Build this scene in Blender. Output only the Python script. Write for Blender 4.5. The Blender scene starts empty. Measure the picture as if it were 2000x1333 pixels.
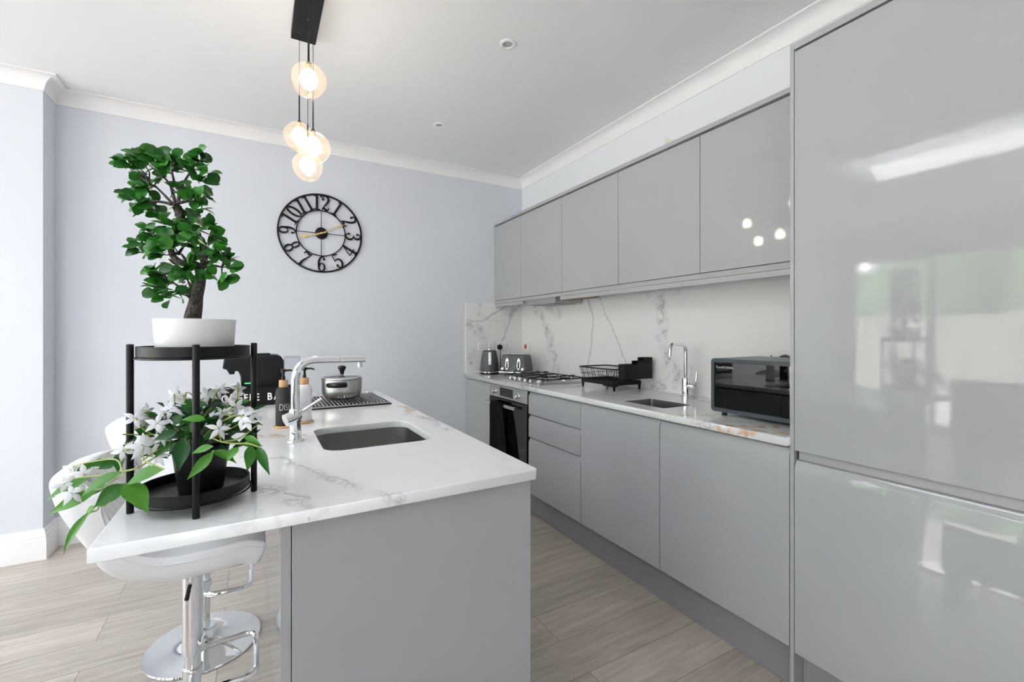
import bpy, bmesh, math, random
from mathutils import Vector, Matrix, Quaternion
from math import sin, cos, pi, radians

S = bpy.context.scene
COL = S.collection
random.seed(11)

# ------------------------------------------------------------------ camera, world, light
cam = bpy.data.cameras.new('camera'); camo = bpy.data.objects.new('camera', cam); COL.objects.link(camo)
cam.sensor_width = 36; cam.lens = 876.35/2000*36; cam.shift_y = (650.8-666.5)/2000; cam.clip_start = .02
camo.location = (0, 0, 1.256); camo.rotation_euler = (pi/2, 0, -radians(29.486))
S.camera = camo
S.view_settings.view_transform = 'Standard'; S.view_settings.look = 'None'
S.view_settings.gamma = 1; S.view_settings.exposure = 0.43
S.view_settings.use_curve_mapping = False
S.cycles.use_denoising = True
S.cycles.max_bounces = 14; S.cycles.diffuse_bounces = 8; S.cycles.glossy_bounces = 6; S.cycles.transparent_max_bounces = 12
S.cycles.caustics_reflective = False; S.cycles.caustics_refractive = False
S.cycles.sample_clamp_indirect = 8

W = bpy.data.worlds.new('sky'); S.world = W; W.use_nodes = True
nt = W.node_tree; nt.nodes.clear()
wo = nt.nodes.new('ShaderNodeOutputWorld'); bg = nt.nodes.new('ShaderNodeBackground')
tc = nt.nodes.new('ShaderNodeTexCoord'); sx = nt.nodes.new('ShaderNodeSeparateXYZ'); cr = nt.nodes.new('ShaderNodeValToRGB')
nt.links.new(tc.outputs['Generated'], sx.inputs[0]); nt.links.new(sx.outputs['Z'], cr.inputs[0])
cr.color_ramp.elements[0].position = 0; cr.color_ramp.elements[0].color = (.93, .95, 1, 1)
cr.color_ramp.elements[1].position = .8; cr.color_ramp.elements[1].color = (.80, .88, 1, 1)
nt.links.new(cr.outputs[0], bg.inputs['Color']); bg.inputs['Strength'].default_value = SKY = 9.0
nt.links.new(bg.outputs[0], wo.inputs[0])

def portal(name, loc, rot, sx_, sy_):
    l = bpy.data.lights.new(name, 'AREA'); l.shape = 'RECTANGLE'; l.size = sx_; l.size_y = sy_
    l.cycles.is_portal = True
    o = bpy.data.objects.new(name, l); COL.objects.link(o); o.location = loc; o.rotation_euler = rot
# daylight enters through the glazed doors (left), an added rear window and the roof window
portal('daylight_doors', (-4.40, 1.05, 1.15), (0, -pi/2, 0), 2.3, 4.4)
portal('daylight_rear_added', (-2.5, -2.58, 1.5), (pi/2, 0, 0), 1.4, 1.2)  # unseen rear opening, added to light faces turned towards the camera
portal('daylight_roof', (-1.54, .90, 2.86), (0, 0, 0), .78, 2.3)

sun = bpy.data.lights.new('sun', 'SUN'); sun.energy = 110; sun.angle = radians(2); sun.color = (1, .96, .90)
suno = bpy.data.objects.new('sun', sun); COL.objects.link(suno)
suno.rotation_euler = Vector((.52, .42, .74)).to_track_quat('Z', 'Y').to_euler()   # high over the house, towards the garden; added so the patio bounces light indoors

# ------------------------------------------------------------------ materials
def newmat(name):
    m = bpy.data.materials.new(name); m.use_nodes = True
    return m, m.node_tree, m.node_tree.nodes['Principled BSDF']
def mat(name, col, rough=.5, metal=0, coat=0, spec=.5, bump=0, bscale=200, emit=None, estr=0, trans=0, ior=1.45, alpha=1, aniso=0, vary=0, vscale=5, sheen=0):
    m, t, b = newmat(name)
    b.inputs['Base Color'].default_value = (*col, 1); b.inputs['Roughness'].default_value = rough
    b.inputs['Metallic'].default_value = metal; b.inputs['Coat Weight'].default_value = coat
    b.inputs['Coat Roughness'].default_value = .03; b.inputs['IOR'].default_value = ior
    b.inputs['Specular IOR Level'].default_value = spec; b.inputs['Transmission Weight'].default_value = trans
    b.inputs['Alpha'].default_value = alpha; b.inputs['Anisotropic'].default_value = aniso
    b.inputs['Sheen Weight'].default_value = sheen
    if emit: b.inputs['Emission Color'].default_value = (*emit, 1); b.inputs['Emission Strength'].default_value = estr
    g = t.nodes.new('ShaderNodeNewGeometry')
    if bump:
        n = t.nodes.new('ShaderNodeTexNoise'); n.inputs['Scale'].default_value = bscale; n.inputs['Detail'].default_value = 3
        t.links.new(g.outputs['Position'], n.inputs['Vector'])
        bp = t.nodes.new('ShaderNodeBump'); bp.inputs['Strength'].default_value = bump; bp.inputs['Distance'].default_value = .01
        t.links.new(n.outputs[0], bp.inputs['Height']); t.links.new(bp.outputs[0], b.inputs['Normal'])
    # slight unevenness of tone so no surface is perfectly flat in colour
    n2 = t.nodes.new('ShaderNodeTexNoise'); n2.inputs['Scale'].default_value = vscale; n2.inputs['Detail'].default_value = 2
    t.links.new(g.outputs['Position'], n2.inputs['Vector'])
    mr = t.nodes.new('ShaderNodeMapRange'); mr.inputs['To Min'].default_value = 1-max(vary, .01); mr.inputs['To Max'].default_value = 1+max(vary, .01)
    t.links.new(n2.outputs[0], mr.inputs[0])
    vm = t.nodes.new('ShaderNodeVectorMath'); vm.operation = 'SCALE'; vm.inputs[0].default_value = col
    t.links.new(mr.outputs[0], vm.inputs['Scale']); t.links.new(vm.outputs[0], b.inputs['Base Color'])
    return m

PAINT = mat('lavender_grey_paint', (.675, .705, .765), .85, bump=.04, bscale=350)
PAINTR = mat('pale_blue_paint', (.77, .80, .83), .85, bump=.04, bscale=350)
CEIL = mat('ceiling_paint', (.84, .855, .865), .9)
TRIMW = mat('white_trim_paint', (.86, .86, .86), .45)
GLOSS = mat('gloss_grey_lacquer', (.365, .377, .39), .045, coat=0, spec=.5, ior=1.42, bump=.003, bscale=7)
GREYM = mat('satin_grey_board', (.36, .366, .377), .35)
GREYD = mat('grey_plinth', (.27, .275, .285), .4)
DARKGAP = mat('dark_carcass_gap', (.03, .03, .03), .7)
CHROME = mat('chrome', (.86, .87, .88), .05, 1)
STEEL = mat('brushed_steel', (.55, .55, .54), .28, 1, aniso=.4, bump=.03, bscale=600)
STEELD = mat('sink_steel', (.42, .42, .41), .30, 1, bump=.03, bscale=500)
BLACKM = mat('black_powder_coat', (.007, .007, .0075), .40, spec=.28)
BLACKP = mat('black_plastic', (.009, .009, .010), .30, spec=.35)
BLACKG = mat('black_glass', (.006, .006, .007), .03, spec=.6)
CAST = mat('cast_iron', (.012, .012, .012), .55, bump=.2, bscale=400)
LEATHER = mat('white_leatherette', (.80, .80, .80), .36, bump=.05, bscale=450)
CERAM = mat('white_glazed_pot', (.84, .84, .83), .25)
GOLD = mat('brushed_gold', (.80, .55, .25), .30, 1)
BAMBOO = mat('bamboo', (.55, .32, .15), .5, vary=.2, vscale=60)
BOTW = mat('white_matt_bottle', (.74, .75, .77), .5)
BOTD = mat('charcoal_matt_bottle', (.032, .032, .032), .6, spec=.3)
SLATE = mat('slate_grey_enamel', (.075, .078, .088), .4, bump=.15, bscale=300)
MWBODY = mat('blue_grey_microwave', (.055, .07, .082), .35)
MIRROR = mat('dark_mirror_glass', (.10, .10, .095), .02, 1)
FABRICK = mat('black_towel', (.010, .010, .011), .95, spec=.1, bump=.4, bscale=500)
SOIL = mat('dark_soil', (.04, .03, .02), .95, bump=.6, bscale=120)
WHITEP = mat('white_plastic', (.80, .80, .80), .3)
REDP = mat('red_marking', (.6, .03, .03), .4)
WHTXT = mat('white_print', (.85, .85, .85), .6)
GREYTXT = mat('pale_grey_print', (.55, .55, .55), .6)
PETAL = mat('white_petal', (.78, .78, .80), .55)
STEM = mat('pale_green_stem', (.30, .36, .10), .5)
MDF = mat('brown_board_edge', (.28, .16, .07), .8)
PAPER = mat('torn_paper', (.62, .62, .55), .9)
DCHAIR = mat('dark_grey_upholstery', (.03, .03, .033), .9)
DARKW = mat('dark_wood', (.06, .045, .035), .4)
FENCEM = mat('fence_timber', (.20, .19, .175), .9, vary=.25, vscale=3)
HEDGE = mat('hedge_green', (.05, .09, .04), .9, bump=.6, bscale=12, vary=.6, vscale=4)
PATIO = mat('pale_patio', (.62, .60, .57), .8, vary=.1)
UPVC = mat('window_frame_grey', (.22, .23, .24), .4)
BULB = mat('lit_opal_bulb', (.9, .88, .85), .4, emit=(1, .95, .89), estr=28)

def leafmat(name, dark, bright):
    m, t, b = newmat(name)
    g = t.nodes.new('ShaderNodeNewGeometry'); c = t.nodes.new('ShaderNodeValToRGB')
    c.color_ramp.elements[0].color = (*dark, 1); c.color_ramp.elements[1].color = (*bright, 1)
    t.links.new(g.outputs['Random Per Island'], c.inputs[0]); t.links.new(c.outputs[0], b.inputs['Base Color'])
    b.inputs['Roughness'].default_value = .36; b.inputs['Specular IOR Level'].default_value = .35
    tr = t.nodes.new('ShaderNodeBsdfTranslucent'); t.links.new(c.outputs[0], tr.inputs[0])
    mx = t.nodes.new('ShaderNodeMixShader'); mx.inputs[0].default_value = .22
    t.links.new(b.outputs[0], mx.inputs[1]); t.links.new(tr.outputs[0], mx.inputs[2])
    t.links.new(mx.outputs[0], t.nodes['Material Output'].inputs[0])
    return m
LEAFB = leafmat('glossy_bonsai_leaf', (.010, .075, .008), (.035, .20, .018))
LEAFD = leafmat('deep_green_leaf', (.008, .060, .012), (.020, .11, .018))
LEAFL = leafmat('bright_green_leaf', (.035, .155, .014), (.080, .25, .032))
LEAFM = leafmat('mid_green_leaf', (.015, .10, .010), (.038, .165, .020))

def barkmat():
    m, t, b = newmat('grey_brown_bark')
    g = t.nodes.new('ShaderNodeNewGeometry'); n = t.nodes.new('ShaderNodeTexVoronoi'); n.inputs['Scale'].default_value = 160
    t.links.new(g.outputs['Position'], n.inputs['Vector'])
    c = t.nodes.new('ShaderNodeValToRGB'); c.color_ramp.elements[0].color = (.10, .085, .075, 1); c.color_ramp.elements[1].color = (.035, .03, .028, 1)
    t.links.new(n.outputs[0], c.inputs[0]); t.links.new(c.outputs[0], b.inputs[0]); b.inputs['Roughness'].default_value = .85
    bp = t.nodes.new('ShaderNodeBump'); bp.inputs['Strength'].default_value = .9; bp.inputs['Distance'].default_value = .004
    t.links.new(n.outputs[0], bp.inputs['Height']); t.links.new(bp.outputs[0], b.inputs['Normal'])
    return m
BARK = barkmat()

def glassmat(name, tint, gloss_rough=.0, fac_min=.04, fac_max=.8, haze=0):
    """thin pane: clear at normal incidence, reflective at grazing angles"""
    m, t, b = newmat(name); t.nodes.remove(b)
    tr = t.nodes.new('ShaderNodeBsdfTransparent'); tr.inputs[0].default_value = (*tint, 1)
    gl = t.nodes.new('ShaderNodeBsdfGlossy'); gl.inputs['Roughness'].default_value = gloss_rough
    lw = t.nodes.new('ShaderNodeLayerWeight'); lw.inputs[0].default_value = .5
    pw = t.nodes.new('ShaderNodeMath'); pw.operation = 'POWER'; pw.inputs[1].default_value = 4; t.links.new(lw.outputs['Facing'], pw.inputs[0])
    ma = t.nodes.new('ShaderNodeMath'); ma.operation = 'MULTIPLY_ADD'; ma.inputs[1].default_value = fac_max; ma.inputs[2].default_value = fac_min; t.links.new(pw.outputs[0], ma.inputs[0])
    mx = t.nodes.new('ShaderNodeMixShader'); t.links.new(ma.outputs[0], mx.inputs[0])
    t.links.new(tr.outputs[0], mx.inputs[1]); t.links.new(gl.outputs[0], mx.inputs[2])
    if haze:
        tl = t.nodes.new('ShaderNodeBsdfTranslucent'); tl.inputs[0].default_value = (*tint, 1)
        m3 = t.nodes.new('ShaderNodeMixShader'); m3.inputs[0].default_value = haze
        t.links.new(mx.outputs[0], m3.inputs[1]); t.links.new(tl.outputs[0], m3.inputs[2]); mx = m3
    t.links.new(mx.outputs[0], t.nodes['Material Output'].inputs[0])
    return m
PANE = glassmat('clear_pane', (.97, .97, .98))
AMBER = glassmat('champagne_glass', (.97, .88, .77), fac_max=.35, haze=.035)
ROOFP = glassmat('dimming_roof_pane', (.79, .79, .80))  # pane tint added to dim the sky light and its reflection
CLEARP = glassmat('clear_plastic', (.90, .91, .94))

# --- marble
def marble(name, segs, base=(.80, .805, .81), rough=.12, faint=1.0, seed=0.0, flat=(1, 1, 1), grooves=False):
    m, t, b = newmat(name); N = t.nodes; Lk = t.links
    b.inputs['Roughness'].default_value = rough
    g = N.new('ShaderNodeNewGeometry')
    def noise(scale, detail, off):
        a = N.new('ShaderNodeVectorMath'); a.operation = 'ADD'; a.inputs[1].default_value = (off, off*.7, -off); Lk.new(g.outputs['Position'], a.inputs[0])
        n = N.new('ShaderNodeTexNoise'); n.inputs['Scale'].default_value = scale; n.inputs['Detail'].default_value = detail; Lk.new(a.outputs[0], n.inputs['Vector'])
        return n
    def mth(op, a, bb=None, clamp=False):
        n = N.new('ShaderNodeMath'); n.operation = op; n.use_clamp = clamp
        for i, v in enumerate((a, bb)):
            if v is None: continue
            if isinstance(v, (int, float)): n.inputs[i].default_value = v
            else: Lk.new(v, n.inputs[i])
        return n.outputs[0]
    def vm(op, a, bb, s=None):
        n = N.new('ShaderNodeVectorMath'); n.operation = op
        for i, v in enumerate((a, bb)):
            if v is None: continue
            if isinstance(v, (tuple, list, Vector)): n.inputs[i].default_value = tuple(v)
            else: Lk.new(v, n.inputs[i])
        if s is not None:
            if isinstance(s, (int, float)): n.inputs['Scale'].default_value = s
            else: Lk.new(s, n.inputs['Scale'])
        return n
    def sstep(v, lo, hi, inv=False):
        n = N.new('ShaderNodeMapRange'); n.interpolation_type = 'SMOOTHSTEP'
        n.inputs['From Min'].default_value = lo; n.inputs['From Max'].default_value = hi
        n.inputs['To Min'].default_value = 1 if inv else 0; n.inputs['To Max'].default_value = 0 if inv else 1
        Lk.new(v, n.inputs[0]); return n.outputs[0]
    n1 = noise(7, 4, seed+3.1); n2 = noise(40, 3, seed+7.7)
    d1 = vm('SUBTRACT', n1.outputs['Color'], (.5, .5, .5)).outputs[0]; d1 = vm('MULTIPLY', d1, (.085*flat[0], .085*flat[1], .085*flat[2])).outputs[0]
    d2 = vm('SUBTRACT', n2.outputs['Color'], (.5, .5, .5)).outputs[0]; d2 = vm('MULTIPLY', d2, (.018*flat[0], .018*flat[1], .018*flat[2])).outputs[0]
    Pd = vm('ADD', vm('ADD', g.outputs['Position'], d1).outputs[0], d2).outputs[0]
    best = {}
    for (a, c, w, kind) in segs:
        a = Vector(a); c = Vector(c); ba = c-a
        pa = vm('SUBTRACT', Pd, a).outputs[0]
        h = mth('MULTIPLY', vm('DOT_PRODUCT', pa, ba).outputs['Value'], 1/max(ba.dot(ba), 1e-8), True)
        q = vm('SUBTRACT', pa, vm('SCALE', ba, None, h).outputs[0]).outputs[0]
        d = mth('MULTIPLY', vm('LENGTH', q, None).outputs['Value'], 1/w)
        best[kind] = d if kind not in best else mth('MINIMUM', best[kind], d)
    vein = None
    def acc(v):
        nonlocal vein
        vein = v if vein is None else mth('MAXIMUM', vein, v)
    if 'l' in best: acc(mth('MULTIPLY', sstep(best['l'], .10, 1.0, True), .48))
    if 'n' in best:
        vo = N.new('ShaderNodeTexVoronoi'); vo.feature = 'DISTANCE_TO_EDGE'; vo.inputs['Scale'].default_value = 26
        d3 = vm('SCALE', vm('SUBTRACT', noise(18, 3, seed+2.2).outputs['Color'], (.5, .5, .5)).outputs[0], None, .06).outputs[0]
        Lk.new(vm('ADD', Pd, d3).outputs[0], vo.inputs['Vector'])
        crk = mth('MULTIPLY', sstep(vo.outputs[0], .0, .10, True), .55)
        for sc_, wd_ in ((13, .030), (29, .045)):
            rn = noise(sc_, 4, seed+sc_)
            crk = mth('MAXIMUM', crk, mth('MULTIPLY', sstep(mth('ABSOLUTE', mth('SUBTRACT', rn.outputs[0], .5)), 0, wd_, True), .62))
        soft = mth('MULTIPLY', sstep(best['n'], .05, 1.0, True), mth('ADD', mth('MULTIPLY', crk, 1.05), .12))
        n3 = noise(16, 3, seed+1.3)
        acc(mth('MULTIPLY', soft, mth('ADD', mth('MULTIPLY', sstep(n3.outputs[0], .38, .62), .85), .15)))
    fn = noise(2.2, 6, seed+11.0)
    ridge = sstep(mth('ABSOLUTE', mth('SUBTRACT', fn.outputs[0], .5)), .0, .012, True)
    fm = noise(1.7, 2, seed+21.0)
    acc(mth('MULTIPLY', mth('MULTIPLY', ridge, sstep(fm.outputs[0], .50, .66)), .28*faint))
    mix = N.new('ShaderNodeMix'); mix.data_type = 'RGBA'
    Lk.new(vein, mix.inputs[0]); mix.inputs[6].default_value = (*base, 1); mix.inputs[7].default_value = (.27, .275, .30, 1)
    out = mix.outputs[2]
    if 'g' in best:
        gn = noise(30, 4, seed+5.0)
        gm = mth('MULTIPLY', sstep(best['g'], .1, 1.0, True), sstep(gn.outputs[0], .42, .60))
        mx2 = N.new('ShaderNodeMix'); mx2.data_type = 'RGBA'
        Lk.new(mth('MULTIPLY', gm, .8), mx2.inputs[0]); Lk.new(out, mx2.inputs[6]); mx2.inputs[7].default_value = (.62, .34, .13, 1)
        out = mx2.outputs[2]
    if grooves:   # drainer grooves either side of the small sink
        sp = N.new('ShaderNodeSeparateXYZ'); Lk.new(g.outputs['Position'], sp.inputs[0])
        pp = N.new('ShaderNodeMath'); pp.operation = 'PINGPONG'; pp.inputs[1].default_value = .0175; Lk.new(sp.outputs['X'], pp.inputs[0])
        ln = sstep(pp.outputs[0], .001, .0035, True)
        inx = mth('MULTIPLY', mth('GREATER_THAN', sp.outputs['X'], 1.668), mth('LESS_THAN', sp.outputs['X'], 1.875))
        iny = mth('MAXIMUM', mth('MULTIPLY', mth('GREATER_THAN', sp.outputs['Y'], 1.20), mth('LESS_THAN', sp.outputs['Y'], 1.47)), mth('MULTIPLY', mth('GREATER_THAN', sp.outputs['Y'], 1.79), mth('LESS_THAN', sp.outputs['Y'], 1.98)))
        hgt = mth('MULTIPLY', ln, mth('MULTIPLY', inx, iny))
        bp = N.new('ShaderNodeBump'); bp.inputs['Strength'].default_value = 1; bp.inputs['Distance'].default_value = .004; bp.invert = True
        Lk.new(hgt, bp.inputs['Height']); Lk.new(bp.outputs[0], b.inputs['Normal'])
    Lk.new(out, b.inputs['Base Color'])
    return m
def poly(pts, w, kind): return [(pts[i], pts[i+1], w, kind) for i in range(len(pts)-1)]
xs = 2.146; ys = 3.6126
RS = poly([(xs, 3.40, 1.50), (xs, 3.24, 1.38), (xs, 3.15, 1.21), (xs, 3.08, 1.06), (xs, 3.05, .95)], .075, 'n') + \
     poly([(xs, 3.22, 1.52), (xs, 3.02, 1.43)], .07, 'n') + poly([(xs, 2.63, 1.51), (xs, 2.60, 1.44)], .035, 'n') + \
     poly([(xs, 2.63, 1.52), (xs, 2.58, 1.36), (xs, 2.60, 1.22), (xs, 2.64, 1.03)], .010, 'l') + \
     poly([(xs, 2.51, 1.51), (xs, 2.42, 1.37), (xs, 2.36, 1.24), (xs, 2.29, 1.13), (xs, 2.24, 1.06)], .009, 'l') + \
     poly([(xs, 2.02, 1.52), (xs, 1.84, 1.52)], .07, 'n') + poly([(xs, 1.95, 1.50), (xs, 1.93, 1.34), (xs, 1.93, 1.24)], .07, 'n') + \
     poly([(xs, 1.93, 1.24), (xs, 1.89, 1.13), (xs, 1.84, 1.04), (xs, 1.84, .95), (xs, 2.02, .91)], .075, 'n')
BS = poly([(1.60, ys, 1.37), (1.67, ys, 1.35), (1.76, ys, 1.37), (1.84, ys, 1.44), (2.0, ys, 1.50)], .010, 'l') + \
     poly([(2.13, ys, 1.52), (2.05, ys, 1.43), (1.99, ys, 1.28), (1.94, ys, 1.19)], .011, 'l') + \
     poly([(1.60, ys, 1.32), (1.70, ys, 1.28), (1.76, ys, 1.25)], .075, 'n') + poly([(2.10, ys, 1.50), (2.02, ys, 1.42)], .05, 'n') + \
     poly([(1.71, ys, 1.52), (1.71, ys, 1.36)], .02, 'n') + poly([(1.62, ys, 1.0), (1.64, ys, 1.10)], .04, 'n')
IS = poly([(-.02, 1.52, .9), (.07, 1.42, .9), (.11, 1.30, .9), (.15, 1.16, .9), (.24, 1.00, .9), (.30, .95, .88)], .030, 'n') + \
     poly([(-.04, 1.50, .9), (.08, 1.41, .9), (.12, 1.26, .9), (.20, 1.07, .9)], .007, 'l') + \
     poly([(-.03, 1.20, .9), (.03, 1.15, .9), (.07, 1.07, .9), (.08, .99, .9), (.08, .98, .86)], .042, 'n') + \
     poly([(-.03, 1.20, .9), (.04, 1.14, .9), (.09, 1.05, .9), (.085, .98, .88)], .006, 'l') + \
     poly([(.62, 2.10, .9), (.58, 1.92, .9), (.63, 1.78, .9), (.60, 1.55, .9)], .045, 'n') + \
     poly([(.61, 2.16, .9), (.60, 1.98, .9)], .035, 'g') + poly([(.0, 1.80, .9), (.14, 1.72, .9)], .045, 'g') + poly([(.02, 2.46, .9), (.14, 2.38, .9)], .03, 'g')
WS = poly([(1.56, 1.36, .9), (1.78, 1.22, .9)], .035, 'g') + poly([(1.56, 1.12, .89), (1.60, 1.05, .9), (1.75, .97, .9)], .05, 'g') + \
     poly([(1.56, 1.02, .88), (1.64, .90, .9)], .05, 'g') + poly([(1.56, 1.20, .88), (1.70, 1.06, .9)], .06, 'n') + \
     poly([(2.1, 2.05, .9), (1.95, 1.95, .9)], .06, 'n') + poly([(2.1, 1.75, .9), (1.98, 1.35, .9)], .08, 'n') + poly([(1.55, 2.45, .88), (1.56, 2.62, .88)], .05, 'n')
MARB_R = marble('marble_splashback_veins', RS, base=(.81, .80, .808), flat=(0, 1, 1))
MARB_B = marble('marble_corner_veins', BS, base=(.81, .80, .808), seed=4, flat=(1, 0, 1))
MARB_I = marble('marble_island_veins', IS, base=(.82, .825, .83), faint=.5, seed=9, flat=(1, 1, 0))
MARB_W = marble('marble_worktop_veins', WS, base=(.74, .745, .75), seed=2, flat=(1, 1, 0), grooves=True)

def floormat():
    m, t, b = newmat('greige_oak_planks'); N = t.nodes; Lk = t.links
    g = N.new('ShaderNodeNewGeometry')
    mp = N.new('ShaderNodeMapping'); mp.inputs['Location'].default_value = (-.287+.42, -1.305+.187*8, 0); Lk.new(g.outputs['Position'], mp.inputs[0])
    br = N.new('ShaderNodeTexBrick'); br.inputs['Scale'].default_value = 1; br.inputs['Brick Width'].default_value = 1.2
    br.inputs['Row Height'].default_value = .187; br.inputs['Mortar Size'].default_value = .0011; br.inputs['Mortar Smooth'].default_value = .4
    br.offset = .37; br.offset_frequency = 2; br.squash = 1
    br.inputs['Color1'].default_value = (.0, .0, .0, 1); br.inputs['Color2'].default_value = (1, 1, 1, 1); br.inputs['Mortar'].default_value = (.5, .5, .5, 1)
    br.inputs['Bias'].default_value = 0
    Lk.new(mp.outputs[0], br.inputs['Vector'])
    m2 = N.new('ShaderNodeMapping'); m2.inputs['Scale'].default_value = (1.2, 14, 1); Lk.new(g.outputs['Position'], m2.inputs[0])
    off = N.new('ShaderNodeVectorMath'); off.operation = 'MULTIPLY_ADD'; off.inputs[1].default_value = (7, 3, 0); Lk.new(br.outputs[0], off.inputs[0]); Lk.new(m2.outputs[0], off.inputs[2])
    gr = N.new('ShaderNodeTexNoise'); gr.inputs['Scale'].default_value = 2.6; gr.inputs['Detail'].default_value = 8; gr.inputs['Roughness'].default_value = .62; gr.inputs['Distortion'].default_value = .7
    Lk.new(off.outputs[0], gr.inputs['Vector'])
    c = N.new('ShaderNodeValToRGB'); e = c.color_ramp.elements
    e[0].position = .30; e[0].color = (.40, .345, .295, 1); e[1].position = .72; e[1].color = (.62, .56, .50, 1)
    Lk.new(gr.outputs[0], c.inputs[0])
    hs = N.new('ShaderNodeHueSaturation'); Lk.new(c.outputs[0], hs.inputs['Color'])
    mr = N.new('ShaderNodeMapRange'); mr.inputs['To Min'].default_value = .88; mr.inputs['To Max'].default_value = 1.10; Lk.new(br.outputs[0], mr.inputs[0]); Lk.new(mr.outputs[0], hs.inputs['Value'])
    mx = N.new('ShaderNodeMix'); mx.data_type = 'RGBA'; Lk.new(br.outputs['Fac'], mx.inputs[0]); Lk.new(hs.outputs[0], mx.inputs[6]); mx.inputs[7].default_value = (.10, .08, .065, 1)
    Lk.new(mx.outputs[2], b.inputs[0]); b.inputs['Roughness'].default_value = .42
    bp = N.new('ShaderNodeBump'); bp.inputs['Strength'].default_value = .25; bp.inputs['Distance'].default_value = .003; Lk.new(gr.outputs[0], bp.inputs['Height']); Lk.new(bp.outputs[0], b.inputs['Normal'])
    return m
FLOOR = floormat()

# ------------------------------------------------------------------ mesh builder
class MB:
    def __init__(s): s.v = []; s.f = []
    def add(s, vs, fs):
        o = len(s.v); s.v += [tuple(v) for v in vs]; s.f += [tuple(i+o for i in f) for f in fs]; return s
    def box(s, x0, x1, y0, y1, z0, z1, M=None):
        vs = [Vector(p) for p in ((x0,y0,z0),(x1,y0,z0),(x1,y1,z0),(x0,y1,z0),(x0,y0,z1),(x1,y0,z1),(x1,y1,z1),(x0,y1,z1))]
        if M: vs = [M @ v for v in vs]
        return s.add(vs, [(3,2,1,0),(4,5,6,7),(0,1,5,4),(1,2,6,5),(2,3,7,6),(3,0,4,7)])
    def prism(s, poly, axis, a, b, M=None):
        """poly: 2D points; axis the extrusion axis 'x','y','z'"""
        n = len(poly); vs = []
        for t in (a, b):
            for p in poly:
                vs.append(Vector({'x': (t, p[0], p[1]), 'y': (p[0], t, p[1]), 'z': (p[0], p[1], t)}[axis]))
        if M: vs = [M @ v for v in vs]
        fs = [tuple(range(n)), tuple(range(2*n-1, n-1, -1))] + [(i, i+n, (i+1) % n+n, (i+1) % n) for i in range(n)]
        return s.add(vs, fs)
    def lathe(s, prof, c=(0,0,0), seg=32, M=None, sxy=(1,1), cap=True):
        vs = []; n = len(prof)
        for k in range(seg):
            a = 2*pi*k/seg
            for r, z in prof: vs.append(Vector((c[0]+r*cos(a)*sxy[0], c[1]+r*sin(a)*sxy[1], c[2]+z)))
        if M: vs = [M @ v for v in vs]
        fs = []
        for k in range(seg):
            k2 = (k+1) % seg
            for i in range(n-1): fs.append((k*n+i, k2*n+i, k2*n+i+1, k*n+i+1))
        if cap:
            if prof[0][0] > 1e-6: fs.append(tuple(k*n for k in range(seg))[::-1])
            if prof[-1][0] > 1e-6: fs.append(tuple(k*n+n-1 for k in range(seg)))
        return s.add(vs, fs)
    def cyl(s, c, r, z0, z1, seg=24, M=None): return s.lathe([(r, z0), (r, z1)], (c[0], c[1], 0), seg, M)
    def tube(s, pts, r, seg=8, closed=False, cap=True, flat=None):
        pts = [Vector(p) for p in pts]; n = len(pts)
        rr = r if isinstance(r, (list, tuple)) else [r]*n
        tang = []
        for i in range(n):
            if closed: d = pts[(i+1) % n]-pts[i-1]
            else: d = pts[min(i+1, n-1)]-pts[max(i-1, 0)]
            tang.append(d.normalized() if d.length > 1e-9 else Vector((0,0,1)))
        up = Vector((0,0,1)) if abs(tang[0].z) < .9 else Vector((1,0,0))
        nrm = (up-tang[0]*up.dot(tang[0])).normalized(); vs = []
        for i in range(n):
            nrm = nrm-tang[i]*nrm.dot(tang[i]); nrm.normalize(); bi = tang[i].cross(nrm)
            for k in range(seg):
                a = 2*pi*k/seg
                vs.append(pts[i]+nrm*cos(a)*rr[i]*(flat or 1)+bi*sin(a)*rr[i])
        fs = []
        for i in range(n if closed else n-1):
            j = (i+1) % n
            for k in range(seg): fs.append((i*seg+k, i*seg+(k+1) % seg, j*seg+(k+1) % seg, j*seg+k))
        if cap and not closed: fs += [tuple(range(seg))[::-1], tuple((n-1)*seg+k for k in range(seg))]
        return s.add(vs, fs)
    def build(s, name, m, parent=None, smooth=False, bevel=0, bseg=2, angle=35, subsurf=0):
        me = bpy.data.meshes.new(name); me.from_pydata(s.v, [], s.f); me.update()
        bm = bmesh.new(); bm.from_mesh(me); bmesh.ops.recalc_face_normals(bm, faces=bm.faces); bm.to_mesh(me); bm.free()
        o = bpy.data.objects.new(name, me); COL.objects.link(o)
        me.materials.append(m)
        if smooth:
            for p in me.polygons: p.use_smooth = True
            try: me.set_sharp_from_angle(angle=radians(angle))
            except Exception: pass
        if bevel:
            b = o.modifiers.new('bevel', 'BEVEL'); b.width = bevel; b.segments = bseg; b.limit_method = 'ANGLE'; b.angle_limit = radians(40)
            for p in me.polygons: p.use_smooth = True
            try: me.set_sharp_from_angle(angle=radians(30))
            except Exception: pass
        if subsurf:
            q = o.modifiers.new('sub', 'SUBSURF'); q.levels = subsurf; q.render_levels = subsurf
        if parent: put(o, parent)
        return o
def put(o, parent):
    """parent o (built in world coordinates) under parent, keeping its place"""
    bpy.context.view_layer.update()
    o.parent = parent; o.matrix_parent_inverse = parent.matrix_world.inverted() if parent.type != 'EMPTY' or True else Matrix()
    return o
def tag(o, label, cat, group=None, kind=None):
    o['label'] = label; o['category'] = cat
    if group: o['group'] = group
    if kind: o['kind'] = kind
    return o
def thing(name, label, cat, loc=(0,0,0), group=None):
    o = bpy.data.objects.new(name, None); o.location = loc; o.empty_display_size = .05; COL.objects.link(o)
    return tag(o, label, cat, group)
def struct(o): o['kind'] = 'structure'; return o
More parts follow.
